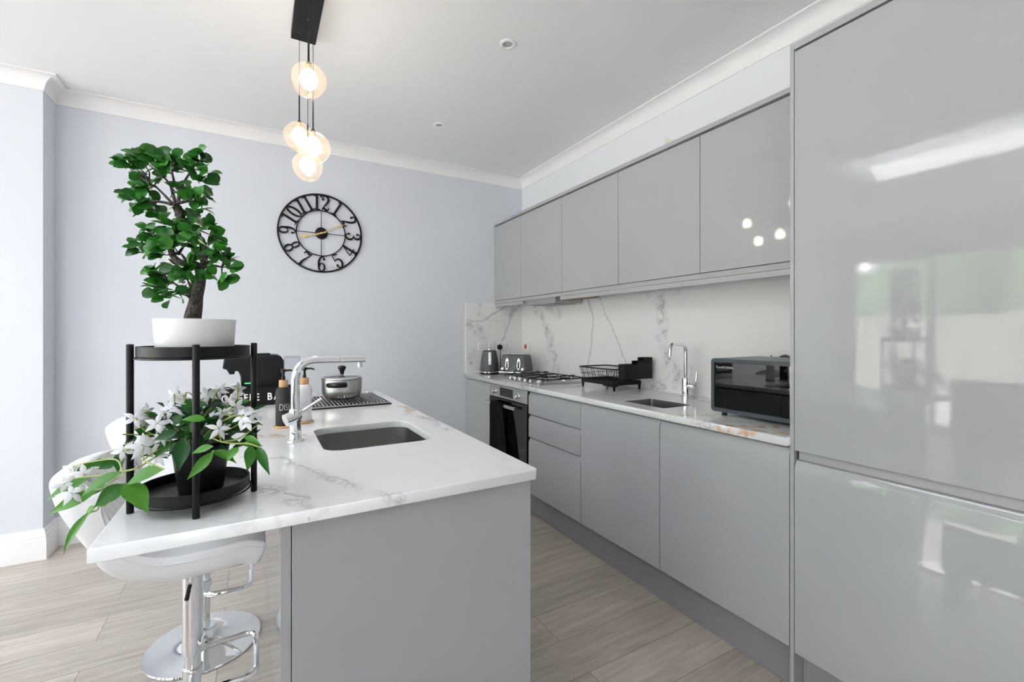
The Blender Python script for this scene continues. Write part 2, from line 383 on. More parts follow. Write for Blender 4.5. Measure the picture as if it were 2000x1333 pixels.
def copy_tree(o, dx):
    c = o.copy(); COL.objects.link(c); c.location = o.location+Vector(dx)
    def rec(src, dst):
        for ch in src.children:
            k = ch.copy(); COL.objects.link(k); k.parent = dst; rec(ch, k)
    rec(o, c); return c
def rrect(x0, x1, y0, y1, r, seg=6):
    pts = []
    for cx, cy, a0 in ((x1-r, y1-r, 0), (x0+r, y1-r, pi/2), (x0+r, y0+r, pi), (x1-r, y0+r, 1.5*pi)):
        for k in range(seg+1):
            a = a0+pi/2*k/seg; pts.append((cx+r*cos(a), cy+r*sin(a)))
    return pts
def arc_path(pts, r, seg=6):
    """polyline with rounded corners"""
    pts = [Vector(p) for p in pts]; out = [pts[0]]
    for i in range(1, len(pts)-1):
        a = (pts[i-1]-pts[i]); b = (pts[i+1]-pts[i]); rr = min(r, a.length*.49, b.length*.49)
        p0 = pts[i]+a.normalized()*rr; p1 = pts[i]+b.normalized()*rr
        for k in range(seg+1):
            t = k/seg; out.append(p0*(1-t)**2+pts[i]*2*t*(1-t)+p1*t*t)
    out.append(pts[-1]); return out
def smoothpath(pts, sub=5):
    pts = [Vector(p) for p in pts]; out = []
    P = [pts[0]*2-pts[1]]+pts+[pts[-1]*2-pts[-2]]
    for i in range(1, len(P)-2):
        for k in range(sub):
            t = k/sub; a, b, c, d = P[i-1], P[i], P[i+1], P[i+2]
            out.append(.5*((2*b)+(c-a)*t+(2*a-5*b+4*c-d)*t*t+(3*b-a-3*c+d)*t**3))
    out.append(pts[-1]); return out
def curve_mesh(cu, name, m, M, parent=None):
    tmp = bpy.data.objects.new('tmp', cu); COL.objects.link(tmp)
    bpy.context.view_layer.update(); dg = bpy.context.evaluated_depsgraph_get()
    me = bpy.data.meshes.new_from_object(tmp.evaluated_get(dg)); bpy.data.objects.remove(tmp)
    me.transform(M); me.name = name; me.materials.clear(); me.materials.append(m)
    o = bpy.data.objects.new(name, me); COL.objects.link(o)
    if parent: put(o, parent)
    return o
def text(body, size, M, name, m, parent, ext=.0006, offset=0, align='LEFT', xs=1, gap=1):
    cu = bpy.data.curves.new('t', 'FONT'); cu.body = body; cu.size = size; cu.extrude = ext; cu.offset = offset; cu.align_x = align
    cu.resolution_u = 3; cu.space_character = gap
    return curve_mesh(cu, name, m, M @ Matrix.Diagonal((xs, 1, 1, 1)), parent)
def slab(name, outline, holes, z0, z1, m, bevel=.003, parent=None):
    cu = bpy.data.curves.new('s', 'CURVE'); cu.dimensions = '2D'; cu.fill_mode = 'BOTH'
    for pl in [outline]+holes:
        sp = cu.splines.new('POLY'); sp.points.add(len(pl)-1); sp.use_cyclic_u = True
        for i, p in enumerate(pl): sp.points[i].co = (p[0], p[1], 0, 1)
    cu.extrude = (z1-z0)/2-bevel; cu.bevel_depth = bevel; cu.bevel_resolution = 2; cu.offset = -bevel
    return curve_mesh(cu, name, m, Matrix.Translation((0, 0, (z0+z1)/2)), parent)
def sweep_plan(path, prof, closed=False):
    """path: plan points (room on the left of travel); prof: (inset, z)"""
    n = len(path); mb = MB(); vs = []; m = len(prof)
    for i in range(n):
        p = Vector(path[i])
        d0 = (p-Vector(path[i-1])).normalized() if i > 0 else None
        d1 = (Vector(path[i+1])-p).normalized() if i < n-1 else None
        n0 = Vector((-d0.y, d0.x)) if d0 else None; n1 = Vector((-d1.y, d1.x)) if d1 else None
        if n0 is None: off = n1
        elif n1 is None: off = n0
        else: off = (n0+n1)/(1+n0.dot(n1))
        for ins, z in prof: vs.append((p.x+off.x*ins, p.y+off.y*ins, z))
    fs = [(i*m+k, (i+1)*m+k, (i+1)*m+(k+1) % m, i*m+(k+1) % m) for i in range(n-1) for k in range(m)]
    fs += [tuple(range(m)), tuple((n-1)*m+k for k in range(m))[::-1]]
    mb.add(vs, fs); return mb
# plant positions in room coordinates
BONSAI_SITES=[
(-0.225, 1.1777, 1.6073),(-0.2078, 1.1535, 1.6106),(-0.2055, 1.1842, 1.6065),(-0.1806, 1.1438, 1.619),(-0.1733, 1.13, 1.6044),(-0.1562, 1.1569, 1.6234),(-0.192, 1.2335, 1.6111),(-0.217, 1.2348, 1.5931),(-0.1559, 1.1964, 1.6058),(-0.1561, 1.1372, 1.597),(-0.1347, 1.1595, 1.6115),(-0.1168, 1.121, 1.5956),(-0.1042, 1.1025, 1.6017),(-0.0922, 1.0884, 1.5831),(-0.1075, 1.1089, 1.6197),(-0.2351, 1.2589, 1.6114),(-0.2268, 1.2434, 1.5731),(-0.205, 1.2287, 1.5759),(-0.2413, 1.2485, 1.5549),(-0.2184, 1.1693, 1.524),(-0.1979, 1.1705, 1.5239),(-0.2014, 1.2071, 1.5156),(-0.1825, 1.2078, 1.5045),(-0.1938, 1.2276, 1.5285),(-0.1424, 1.2013, 1.5589),(-0.1145, 1.0989, 1.5226),(-0.1059, 1.1507, 1.5492),(-0.1306, 1.1719, 1.5167),(-0.1049, 1.1392, 1.5141),(-0.1213, 1.1127, 1.5513),(-0.172, 1.1736, 1.579),(-0.1878, 1.1407, 1.6084),(-0.2567, 1.2719, 1.6293),(-0.2123, 1.2392, 1.5638),(-0.1467, 1.1674, 1.6153),(-0.1056, 1.1172, 1.5633),(-0.2071, 1.241, 1.4807),(-0.1974, 1.1988, 1.4563),(-0.2218, 1.2465, 1.4555),(-0.2181, 1.2406, 1.4304),(-0.1902, 1.1878, 1.4415),(-0.1651, 1.1633, 1.4531),(-0.1445, 1.1718, 1.4773),(-0.1304, 1.1455, 1.477),(-0.1154, 1.1076, 1.4546),(-0.1517, 1.1438, 1.4344),(-0.1294, 1.1866, 1.4472),(-0.1645, 1.1224, 1.4264),(-0.1687, 1.1252, 1.4119),(-0.1062, 1.1531, 1.495),(-0.091, 1.1068, 1.4719),(-0.0816, 1.1292, 1.459),(-0.0928, 1.1286, 1.4442),(-0.0598, 1.0959, 1.4318),(-0.1008, 1.1906, 1.4223),(-0.0759, 1.089, 1.4062),(-0.0573, 1.1022, 1.4063),(-0.0503, 1.0753, 1.385),(-0.063, 1.1294, 1.3703),(-0.091, 1.1063, 1.3761),(-0.1178, 1.1302, 1.3954),(-0.1104, 1.1687, 1.4356),(-0.1664, 1.1538, 1.4745),(-0.1498, 1.1704, 1.4594),(-0.1397, 1.2024, 1.47),(-0.0752, 1.0783, 1.4242),(-0.1844, 1.1357, 1.3767),(-0.1763, 1.1494, 1.3739),(-0.171, 1.2049, 1.3943),(-0.1506, 1.1771, 1.3957),(-0.1392, 1.1294, 1.3773),(-0.1233, 1.1305, 1.3818),(-0.1782, 1.1449, 1.3471),(-0.1659, 1.1686, 1.3313),(-0.1392, 1.1081, 1.3346),(-0.1849, 1.2054, 1.34),(-0.1243, 1.1928, 1.3645),(-0.1619, 1.2205, 1.3704),(-0.1795, 1.2064, 1.3628),]
BONSAI_TRUNK=[((-0.1205, 1.156, 1.289), 0.0189),((-0.116, 1.1535, 1.3135), 0.0162),((-0.1131, 1.1518, 1.3339), 0.014),((-0.1071, 1.1485, 1.3611), 0.0119),((-0.1062, 1.148, 1.3816), 0.0113),((-0.1115, 1.1498, 1.3967), 0.0108),((-0.126, 1.1557, 1.4009), 0.0092),((-0.1446, 1.1731, 1.4059), 0.0086),((-0.1573, 1.1861, 1.4187), 0.0076),((-0.1623, 1.1923, 1.4347), 0.007),((-0.1593, 1.1906, 1.4519), 0.007),((-0.1499, 1.1818, 1.4684), 0.0076),((-0.1446, 1.1731, 1.4844), 0.0086),((-0.1443, 1.1707, 1.5044), 0.0092),((-0.1495, 1.1724, 1.5228), 0.0103),]
BONSAI_BRANCHES=[[(-0.1514, 1.1621, 1.5217), (-0.1679, 1.1828, 1.5416), (-0.1876, 1.2055, 1.5652), (-0.1984, 1.1886, 1.5689)],[(-0.15, 1.1612, 1.5251), (-0.1575, 1.177, 1.5518), (-0.1637, 1.1919, 1.5721), (-0.172, 1.1737, 1.5823)],[(-0.1456, 1.1587, 1.5251), (-0.1442, 1.1694, 1.5552), (-0.1337, 1.175, 1.5858), (-0.1192, 1.1438, 1.5992)],[(-0.1426, 1.1571, 1.5284), (-0.1264, 1.1594, 1.5347), (-0.1098, 1.1615, 1.5342)],[(-0.1573, 1.1654, 1.5251), (-0.1797, 1.1895, 1.533), (-0.2116, 1.219, 1.5377)],[(-0.1426, 1.1571, 1.552), (-0.1531, 1.1745, 1.5688), (-0.1607, 1.1902, 1.603)],[(-0.1544, 1.1637, 1.4476), (-0.1679, 1.1828, 1.4633), (-0.1906, 1.2072, 1.4655)],[(-0.1104, 1.1388, 1.3937), (-0.0968, 1.1426, 1.4088), (-0.1038, 1.1581, 1.4483), (-0.1075, 1.1372, 1.4712)],[(-0.0957, 1.1306, 1.4072), (-0.1086, 1.1493, 1.419), (-0.1217, 1.1682, 1.4293)],[(-0.1045, 1.1355, 1.3937), (-0.0849, 1.1359, 1.3986), (-0.0678, 1.1378, 1.3967)],[(-0.1251, 1.1471, 1.3314), (-0.1382, 1.1661, 1.3475), (-0.1607, 1.1902, 1.3657), (-0.172, 1.1737, 1.3769)],[(-0.1251, 1.1471, 1.3314), (-0.1249, 1.1585, 1.3509), (-0.1322, 1.1742, 1.3726)],[(-0.1456, 1.1587, 1.4207), (-0.1412, 1.1678, 1.4326), (-0.1337, 1.175, 1.4483)],[(-0.1309, 1.1505, 1.4072), (-0.1412, 1.1678, 1.4224)],]
JAS_LEAVES=[((-0.1462, 1.0017, 1.013), (-0.2109, 1.0393, 0.9843), 0.0299, 0.75),((-0.2084, 1.0369, 0.9868), (-0.248, 1.0311, 0.9542), 0.0277, 0.6),((-0.2079, 1.0366, 0.9878), (-0.1664, 0.9934, 0.9442), 0.0378, 0.7),((-0.2185, 1.0771, 0.999), (-0.2923, 1.12, 0.9512), 0.0229, 0.8),((-0.2824, 1.1477, 0.9761), (-0.3588, 1.1862, 0.9353), 0.0237, 0.75),((-0.2677, 1.1393, 0.9541), (-0.348, 1.1688, 0.914), 0.0254, 0.75),((-0.2612, 1.1012, 0.9352), (-0.2813, 1.1131, 0.9122), 0.018, 0.9),((-0.2712, 1.1068, 0.9254), (-0.3163, 1.1229, 0.8469), 0.017, 0.75),((-0.2264, 1.116, 1.0303), (-0.2351, 1.1175, 0.9879), 0.021, 0.25),((-0.2171, 1.1222, 1.0414), (-0.2304, 1.1101, 1.0154), 0.0206, 0.3),((-0.1233, 1.0462, 1.058), (-0.1281, 1.0261, 1.0015), 0.0285, 0.25),((-0.1351, 1.0643, 1.0675), (-0.1722, 1.0704, 1.0537), 0.0186, 0.15),((-0.072, 0.9942, 1.0365), (-0.1126, 0.9927, 0.9903), 0.019, 0.75),((-0.0859, 1.0135, 1.0934), (-0.124, 1.0182, 1.0972), 0.0182, 0.85),((-0.0729, 1.0062, 1.0438), (-0.1105, 1.0286, 1.0303), 0.0149, 0.7),((-0.0747, 1.0302, 1.0303), (-0.0357, 0.9897, 1.0129), 0.0186, 0.7),((-0.0334, 1.0068, 1.0371), (-0.0525, 0.9892, 1.0154), 0.0186, 0.8),((-0.0128, 0.9952, 1.0404), (-0.0173, 0.9704, 0.9977), 0.0224, 0.6),((-0.001, 0.9885, 1.0388), (0.0183, 0.9541, 0.99), 0.0176, 0.55),((-0.0263, 1.0143, 1.0414), (0.007, 0.9911, 1.0382), 0.0164, 0.7),((-0.0236, 1.0243, 1.0528), (0.0035, 0.9915, 1.0427), 0.0132, 0.7),((-0.1895, 1.1181, 1.0597), (-0.2065, 1.108, 1.0703), 0.0191, 0.2),((-0.1794, 1.1239, 1.0364), (-0.2047, 1.1124, 1.0283), 0.021, 0.25),((-0.1714, 1.1078, 1.0597), (-0.1415, 1.0927, 1.0524), 0.0208, 0.2),((-0.2099, 1.1411, 1.0504), (-0.2278, 1.1356, 1.0398), 0.0175, 0.2),((-0.2493, 1.1749, 0.9985), (-0.2741, 1.1666, 0.9885), 0.0213, 0.6),((-0.2647, 1.1836, 0.9985), (-0.2879, 1.1698, 0.9949), 0.0177, 0.6),((-0.2863, 1.1958, 0.995), (-0.3119, 1.1833, 0.9846), 0.016, 0.55),((-0.2619, 1.159, 0.9627), (-0.2823, 1.1471, 0.9424), 0.0208, 0.5),((-0.2499, 1.1408, 0.9386), (-0.2687, 1.1437, 0.9207), 0.0206, 0.7),((-0.111, 1.1311, 1.0925), (-0.1365, 1.1215, 1.1105), 0.022, 0.15),((-0.1264, 1.1628, 1.0964), (-0.0883, 1.1138, 1.1077), 0.0262, 0.2),((-0.0948, 1.1565, 1.0947), (-0.0644, 1.1258, 1.1079), 0.0227, 0.3),((-0.0776, 1.1352, 1.0852), (-0.0442, 1.0953, 1.1032), 0.0206, 0.2),((-0.06, 1.1023, 1.0705), (-0.0282, 1.0866, 1.0738), 0.022, 0.15),((-0.1035, 1.1154, 1.058), (-0.1288, 1.1048, 1.0804), 0.0217, 0.15),((-0.0909, 1.1083, 1.0652), (-0.0587, 1.0778, 1.0603), 0.0254, 0.12),((-0.0735, 1.0755, 1.0552), (-0.1008, 1.0862, 1.0385), 0.0213, 0.15),((-0.1198, 1.1016, 1.0481), (-0.0906, 1.0691, 1.0374), 0.0213, 0.12),((-0.0559, 1.146, 1.0854), (-0.0361, 1.1366, 1.1119), 0.0191, 0.35),((-0.036, 1.1347, 1.1007), (-0.0142, 1.1085, 1.1121), 0.0153, 0.35),((-0.0129, 1.1331, 1.0837), (0.0187, 1.094, 1.104), 0.01, 0.3),((-0.1461, 1.151, 1.0742), (-0.1627, 1.1444, 1.1021), 0.0147, 0.3),((-0.1702, 1.1761, 1.0981), (-0.18, 1.1541, 1.1148), 0.0111, 0.1),((-0.045, 1.1168, 1.059), (-0.0187, 1.0863, 1.0545), 0.0187, 0.25),((-0.0356, 1.123, 1.0721), (-0.0091, 1.087, 1.0682), 0.0208, 0.2),((-0.1811, 1.1708, 1.0742), (-0.2064, 1.184, 1.0963), 0.0165, 0.25),((-0.1321, 1.1086, 1.0907), (-0.1502, 1.1159, 1.0699), 0.0195, 0.15),((-0.1043, 1.0929, 1.08), (-0.1182, 1.0875, 1.0578), 0.0213, 0.12),((-0.1503, 1.0959, 1.0424), (-0.1725, 1.0808, 1.0179), 0.0191, 0.35),((-0.0929, 1.1324, 1.0833), (-0.0721, 1.0998, 1.1012), 0.0222, 0.2),((-0.1357, 1.1911, 1.1122), (-0.1168, 1.1592, 1.0962), 0.0153, 0.4),((-0.0632, 1.1616, 1.0914), (-0.0817, 1.1498, 1.1173), 0.0135, 0.3),((-0.1835, 1.1491, 1.0458), (-0.198, 1.1358, 1.0712), 0.0179, 0.25),((-0.1352, 1.0874, 1.0389), (-0.153, 1.0957, 1.022), 0.0173, 0.2),]
JAS_FLOWERS=[((-0.2046, 1.0979, 1.0939), 1),((-0.1953, 1.1444, 1.0995), 0.8),((-0.154, 1.1439, 1.1015), 1.15),((-0.1567, 1.1914, 1.1212), 1),((-0.1729, 1.1087, 1.0787), 1.1),((-0.1866, 1.0705, 1.0438), 1.3),((-0.2223, 1.1022, 1.0329), 1),((-0.169, 1.0835, 1.0184), 1),((-0.065, 1.0133, 1.0747), 1.1),((-0.0968, 1.1806, 1.1223), 1.1),((-0.0765, 1.1921, 1.1274), 1),((-0.0413, 1.1032, 1.1), 1.1),((-0.0288, 1.0502, 1.0871), 1.15),((-0.009, 1.0735, 1.0888), 1),((-0.0452, 1.1629, 1.1189), 0.9),((-0.0648, 1.105, 1.0906), 0.8),((-0.3199, 1.1574, 0.971), 1.1),((-0.2947, 1.1661, 0.9831), 1.1),((-0.3032, 1.1364, 0.9562), 1.1),((-0.298, 1.1795, 0.961), 1),((-0.139, 1.193, 1.1122), 0.9),((-0.1969, 1.1452, 1.08), 1),((-0.162, 1.091, 1.0516), 0.8),((-0.0559, 1.146, 1.1045), 0.9),((-0.3295, 1.2202, 0.9826), 0.9),((-0.1814, 1.102, 1.014), 0.9),((-0.018, 1.0441, 1.0765), 0.9),((-0.1429, 1.1492, 1.0851), 0.9),((-0.0388, 1.1708, 1.1313), 0.9),((-0.1684, 1.1636, 1.0888), 0.9),((-0.1125, 1.2124, 1.1117), 0.9),]
JAS_STEMS=[[(-0.1301, 1.142, 1.0119), (-0.1523, 1.1315, 1.0315), (-0.1733, 1.1204, 1.0504), (-0.1933, 1.1087, 1.0688), (-0.2017, 1.0963, 1.0922)],[(-0.1365, 1.1456, 1.0119), (-0.1568, 1.1226, 1.0198), (-0.1734, 1.086, 1.0167), (-0.1934, 1.0514, 1.0085), (-0.2159, 1.0641, 1.0021)],[(-0.1981, 1.077, 1.0025), (-0.2471, 1.1162, 0.9877), (-0.2913, 1.1527, 0.9795), (-0.3207, 1.1693, 0.9727)],[(-0.2159, 1.0641, 1.0021), (-0.2354, 1.1096, 1.0162), (-0.289, 1.1744, 1.0025), (-0.3233, 1.2167, 0.9879)],[(-0.2131, 1.0625, 0.9988), (-0.2529, 1.1195, 0.966), (-0.2677, 1.1393, 0.9558), (-0.3083, 1.1508, 0.956)],[(-0.2079, 1.0366, 0.9862), (-0.2496, 1.0832, 0.9504), (-0.2584, 1.0996, 0.9287), (-0.2697, 1.106, 0.9238), (-0.2868, 1.1157, 0.9075)],[(-0.1462, 1.0017, 1.013), (-0.1772, 1.0307, 1.0243), (-0.1822, 1.045, 1.0246), (-0.1593, 1.101, 1.032), (-0.135, 1.1332, 1.0145)],[(-0.1154, 1.1451, 1.0093), (-0.0889, 1.0842, 1.0446), (-0.0614, 1.0227, 1.0472), (-0.0408, 1.011, 1.0438), (-0.0172, 0.9977, 1.0438), (0.0005, 0.9877, 1.0371)],[(-0.0614, 1.0227, 1.0472), (-0.0323, 1.0177, 1.0516), (0.0005, 1.0681, 1.0668)],[(-0.1251, 1.1506, 1.0167), (-0.1105, 1.1577, 1.0583), (-0.0922, 1.1626, 1.0936), (-0.08, 1.1711, 1.1261)],[(-0.1186, 1.147, 1.013), (-0.0852, 1.1127, 1.0566), (-0.0495, 1.0773, 1.0846), (-0.0272, 1.0493, 1.0907)],[(-0.1154, 1.1451, 1.013), (-0.0797, 1.1211, 1.0397), (-0.041, 1.0954, 1.0625), (-0.0122, 1.0753, 1.0851)],[(-0.1283, 1.1524, 1.013), (-0.1389, 1.1661, 1.0597), (-0.153, 1.1817, 1.0921), (-0.1567, 1.1914, 1.125)],[(-0.1315, 1.1542, 1.013), (-0.1455, 1.1468, 1.0566), (-0.1779, 1.1498, 1.0738), (-0.1938, 1.1435, 1.0977)],[(-0.1347, 1.1561, 1.0093), (-0.1648, 1.1386, 1.0351), (-0.1895, 1.1181, 1.0354), (-0.218, 1.0997, 1.0329)],[(-0.1251, 1.1506, 1.0241), (-0.1297, 1.1647, 1.0665), (-0.1376, 1.1807, 1.0947), (-0.1357, 1.1911, 1.1274)],[(-0.1154, 1.1451, 1.0241), (-0.0745, 1.1364, 1.036), (-0.0557, 1.1401, 1.0635), (-0.0396, 1.1454, 1.1072), (-0.0401, 1.16, 1.1365)],[(-0.138, 1.1579, 1.0056), (-0.1654, 1.1427, 1.0451), (-0.2031, 1.1334, 1.0547), (-0.2264, 1.116, 1.0614)],[(-0.0729, 1.0062, 1.0355), (-0.0968, 1.0427, 1.01), (-0.1142, 1.133, 1.0119)],]
# ------------------------------------------------------------------ room shell
XR, YB, XL, YF, ZC = 2.158, 3.6246, -4.33, -2.5, 2.6846
PX, PY = -1.042, 3.455
struct(MB().box(XL-.1, XR+.1, YF-.1, YB+.1, -.1, 0).build('floor', FLOOR))
# ceiling with the roof window opening
mb = MB(); sx0, sx1, sy0, sy1 = -1.93, -1.15, -.25, 2.05
for a in ((XL-.1, sx0, YF-.1, YB+.1), (sx1, XR+.1, YF-.1, YB+.1), (sx0, sx1, YF-.1, sy0), (sx0, sx1, sy1, YB+.1)):
    mb.box(*a, ZC, ZC+.14)
struct(mb.build('ceiling', CEIL))
struct(MB().box(sx0, sx1, sy0, sy1, ZC+.15, ZC+.156).build('window_2', ROOFP))
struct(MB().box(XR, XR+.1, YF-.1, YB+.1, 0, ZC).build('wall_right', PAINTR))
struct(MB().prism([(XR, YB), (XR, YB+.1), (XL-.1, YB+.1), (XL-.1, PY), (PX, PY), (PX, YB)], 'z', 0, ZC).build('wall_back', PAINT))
# left wall with wide glazed doors
d0, d1, dh = -1.15, 3.25, 2.3
mb = MB().box(XL-.1, XL, YF-.1, d0, 0, ZC).box(XL-.1, XL, d1, YB+.1, 0, ZC).box(XL-.1, XL, d0, d1, dh, ZC)
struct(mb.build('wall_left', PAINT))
mb = MB().box(XL-.08, XL-.02, d0, d1, dh-.06, dh).box(XL-.08, XL-.02, d0, d1, 0, .06)
y = d0
while y < d1+.01:
    mb.box(XL-.08, XL-.02, max(d0, y-.035), min(d1, y+.035), .06, dh-.06); y += (d1-d0)/5
fr = struct(mb.build('door_1', UPVC, bevel=.003))
put(MB().box(XL-.052, XL-.046, d0, d1, .05, dh-.05).build('door_pane', PANE), fr)
# wall behind the camera, with an unseen window added for front light
mb = MB().box(XL, -3.2, YF-.1, YF, 0, ZC).box(-1.8, XR, YF-.1, YF, 0, ZC).box(-3.2, -1.8, YF-.1, YF, 2.1, ZC).box(-3.2, -1.8, YF-.1, YF, 0, .9)
struct(mb.build('wall_front', PAINT))
mb = MB().box(-3.2, -1.8, YF-.08, YF-.02, 2.05, 2.1).box(-3.2, -1.8, YF-.08, YF-.02, .9, .95)
for x in (-3.17, -2.5, -1.83): mb.box(x-.03, x+.03, YF-.08, YF-.02, .95, 2.05)
fr = struct(mb.build('added_window_1', UPVC, bevel=.003))
put(MB().box(-3.2, -1.8, YF-.052, YF-.046, .94, 2.06).build('added_window_pane', PANE), fr)

# coving
zb, zt, cp = 2.602, ZC-.001, .0716
prof = [(-.001, zt), (-.001, zb), (.006, zb), (.006, zb+.010)]
for k in range(1, 8):
    a = pi/2*k/8; prof.append((.010+(cp-.016)*(1-cos(a)), zb+.012+(zt-.010-zb-.012)*sin(a)))
prof += [(cp-.006, zt-.008), (cp, zt-.008), (cp, zt)]
path = [(XR, YF), (XR, YB), (PX, YB), (PX, PY), (XL, PY), (XL, YF), (XR-.01, YF)]
struct(sweep_plan(path, prof).build('trim_1', TRIMW, smooth=True, angle=25))
# skirting boards
sk = [(-.001, .001), (.020, .001), (.020, .112), (.017, .120), (.017, .132), (.013, .142), (.010, .160), (.006, .168), (-.001, .168)]
struct(sweep_plan([(1.58, YB), (PX, YB), (PX, PY), (XL, PY), (XL, d1)], sk).build('baseboard_back', TRIMW))
struct(sweep_plan([(XL, YF), (XR-.01, YF)], sk).build('baseboard_front', TRIMW))

# garden outside, seen only as a reflection in the gloss doors
struct(MB().box(-16, XL-.1, -9, 9, -.16, -.1).build('ground_patio', PATIO))
struct(MB().box(XL-.1, 6, -9, YF-.1, -.16, -.1).build('ground_lawn', HEDGE))
fb = MB()
for i in range(60): fb.box(-9.04, -9.0, -8+i*.27, -8+i*.27+.255, -.1, 1.62)
fn = thing('garden_fence', 'weathered boarded garden fence beyond the glazed doors, seen reflected', 'fence', (-9, 0, -.1))
fb.build('fence_boards', FENCEM, fn)
for i in range(8): MB().box(-9.0, -8.9, -7.5+i*2, -7.4+i*2, -.1, 1.75).build('fence_post', FENCEM, fn)
hb = MB()
for i in range(26):
    hb.lathe([(0, -1.4), (.7, -1.2), (1.05, -.3), (1.1, .45), (.8, 1.2), (0, 1.6)], (-10.4+random.uniform(-.3, .3), -8+i*.65, random.uniform(1.2, 1.9)), 10)
tag(hb.build('garden_hedge', HEDGE, smooth=True), 'dark green hedge growing behind the garden fence, seen reflected', 'hedge', kind='stuff')

# ------------------------------------------------------------------ right-hand run: base units
XD, XP, ZD = 1.5818, 1.6534, .1816     # door face, plinth face, door bottom
ZW = .87                               # underside of worktop
SP = [3.6226, 3.148, 2.573, 2.012, 1.440, .8685]
def front(name, y0, y1, z0, z1, parent, m=GLOSS, xd=XD, lip=.030, sgn=1):
    """door / drawer face with a bevelled finger-pull along its top"""
    g = .0016; y0 += g; y1 -= g
    p = [(xd, z0), (xd, z1-lip), (xd+.011*sgn, z1-.003), (xd+.019*sgn, z1), (xd+.019*sgn, z0)]
    return MB().prism(p, 'y', y0, y1).build(name, m, parent, bevel=.0012)
def carcass(y0, y1, parent, z1=ZW-.002, z0=ZD):
    return MB().box(XD+.021, XR-.004, y0+.001, y1-.001, z0, z1).build('carcass', GREYM, parent)
def railch(y0, y1, z0, z1, parent):
    return MB().box(XD+.0195, XD+.0209, y0+.001, y1-.001, z0, z1).build('handle_recess', GREYD, parent)
t = thing('base_cabinet', 'grey gloss base cabinet in the far corner, under the kettle', 'cabinet', (1.9, 3.39, 0), 'grey base units along the right wall')
carcass(SP[1], SP[0], t); front('door', SP[1], SP[0], ZD, .862, t)
t = thing('drawer_cabinet', 'grey gloss base unit with three stacked drawers, beside the oven', 'cabinet', (1.9, 2.3, 0), 'grey base units along the right wall')
carcass(SP[3], SP[2], t)
for z0, z1 in ((ZD, .553), (.559, .706), (.712, .862)): front('drawer', SP[3], SP[2], z0, z1, t)
for z in (.547, .700, .852): MB().box(XD+.002, XD+.018, SP[2]-.0010, SP[2]+.0095, z-.018, z+.008).build('end_bracket', BLACKP, t)
t = thing('sink_cabinet', 'tall-doored grey gloss base unit below the small sink, between drawers and dishwasher', 'cabinet', (1.9, 1.72, 0), 'grey base units along the right wall')
carcass(SP[4], SP[3], t, z1=.70); front('door', SP[4], SP[3], ZD, .862, t)
t = thing('integrated_dishwasher', 'lighter grey gloss appliance door under the microwave, nearest the tall cabinet', 'dishwasher', (1.9, 1.15, 0), 'grey base units along the right wall')
carcass(SP[5], SP[4], t); front('door', SP[5], SP[4], ZD, .862, t)
pl = MB().box(XP, XP+.016, SP[5], SP[0]-.02, .001, ZD+.001).build('plinth', GREYD)
tag(pl, 'long grey kickboard on the floor under the right-hand base cabinets', 'plinth')

# oven
t = thing('built_in_oven', 'stainless built-in oven with black glass door, under the gas hob', 'oven', (1.9, 2.86, 0))
y0, y1 = SP[2]+.0105, SP[1]-.002
MB().box(XD+.012, XR-.1, y0, y1, .20, ZW-.004).build('body', BLACKP, t)
cp_ = MB().box(XD-.004, XD+.011, y0, y1, .772, ZW-.006).build('control_panel', STEEL, t, bevel=.0015)
MB().box(XD-.0055, XD-.0042, 2.78, 2.975, .787, .850).build('display', BLACKG, cp_)
for yy in (3.05, 2.70):
    M = Matrix.Translation((XD-.004, yy, .812)) @ Matrix.Rotation(-pi/2, 4, 'Y')
    MB().lathe([(.020, 0), (.020, .004), (.015, .006), (.014, .024), (.012, .026), (0, .026)], seg=20, M=M).build('knob', CHROME, cp_, smooth=True)
dr = MB().box(XD-.006, XD+.011, y0, y1, .285, .765).build('door', BLACKG, t, bevel=.002)
MB().box(XD-.042, XD-.030, 2.70, 3.135, .716, .738).build('handle', STEEL, dr, bevel=.002)
for yy in (2.73, 3.09): MB().box(XD-.032, XD-.005, yy, yy+.014, .720, .734).build('handle_post', STEEL, dr)
MB().box(XD, XD+.011, y0, y1, ZD, .281).build('filler_panel', GREYM, t)
# towel over the oven handle
def towel():
    nv, nu = 14, 30; vs = []; y0, y1 = 2.86, 3.045
    path = [(.020, .40), (.022, .55), (.022, .70), (.026, .737)]   # behind the bar
    pr = []
    for k in range(12): pr.append((XD-.024, .52+.2*k/11))
    for k in range(7):
        a = pi*k/6; pr.append((XD-.036+.0125*cos(a), .7395+.006*sin(a)))
    for k in range(18): pr.append((XD-.050-.004*(k/17), .735-.40*k/17))
    for i, (x, z) in enumerate(pr):
        fall = max(0, (.735-z)/.4) if i > 18 else 0
        for j in range(nv):
            v = j/(nv-1); yy = y0+(y1-y0)*v
            yy -= fall*.10*(1-v)*(.5+.5*min(1, fall*3))
            vs.append((x-.006*fall*sin(v*9)*(1 if i > 18 else 0), yy, z-(.012*(1-v) if i > 30 else 0)))
    fs = [(i*nv+j, i*nv+j+1, (i+1)*nv+j+1, (i+1)*nv+j) for i in range(len(pr)-1) for j in range(nv-1)]
    o = MB().add(vs, fs).build('tea_towel', FABRICK, smooth=True)
    s = o.modifiers.new('s', 'SOLIDIFY'); s.thickness = .003; s.offset = 0
    return o
tag(towel(), 'black tea towel folded over the oven door handle', 'towel')

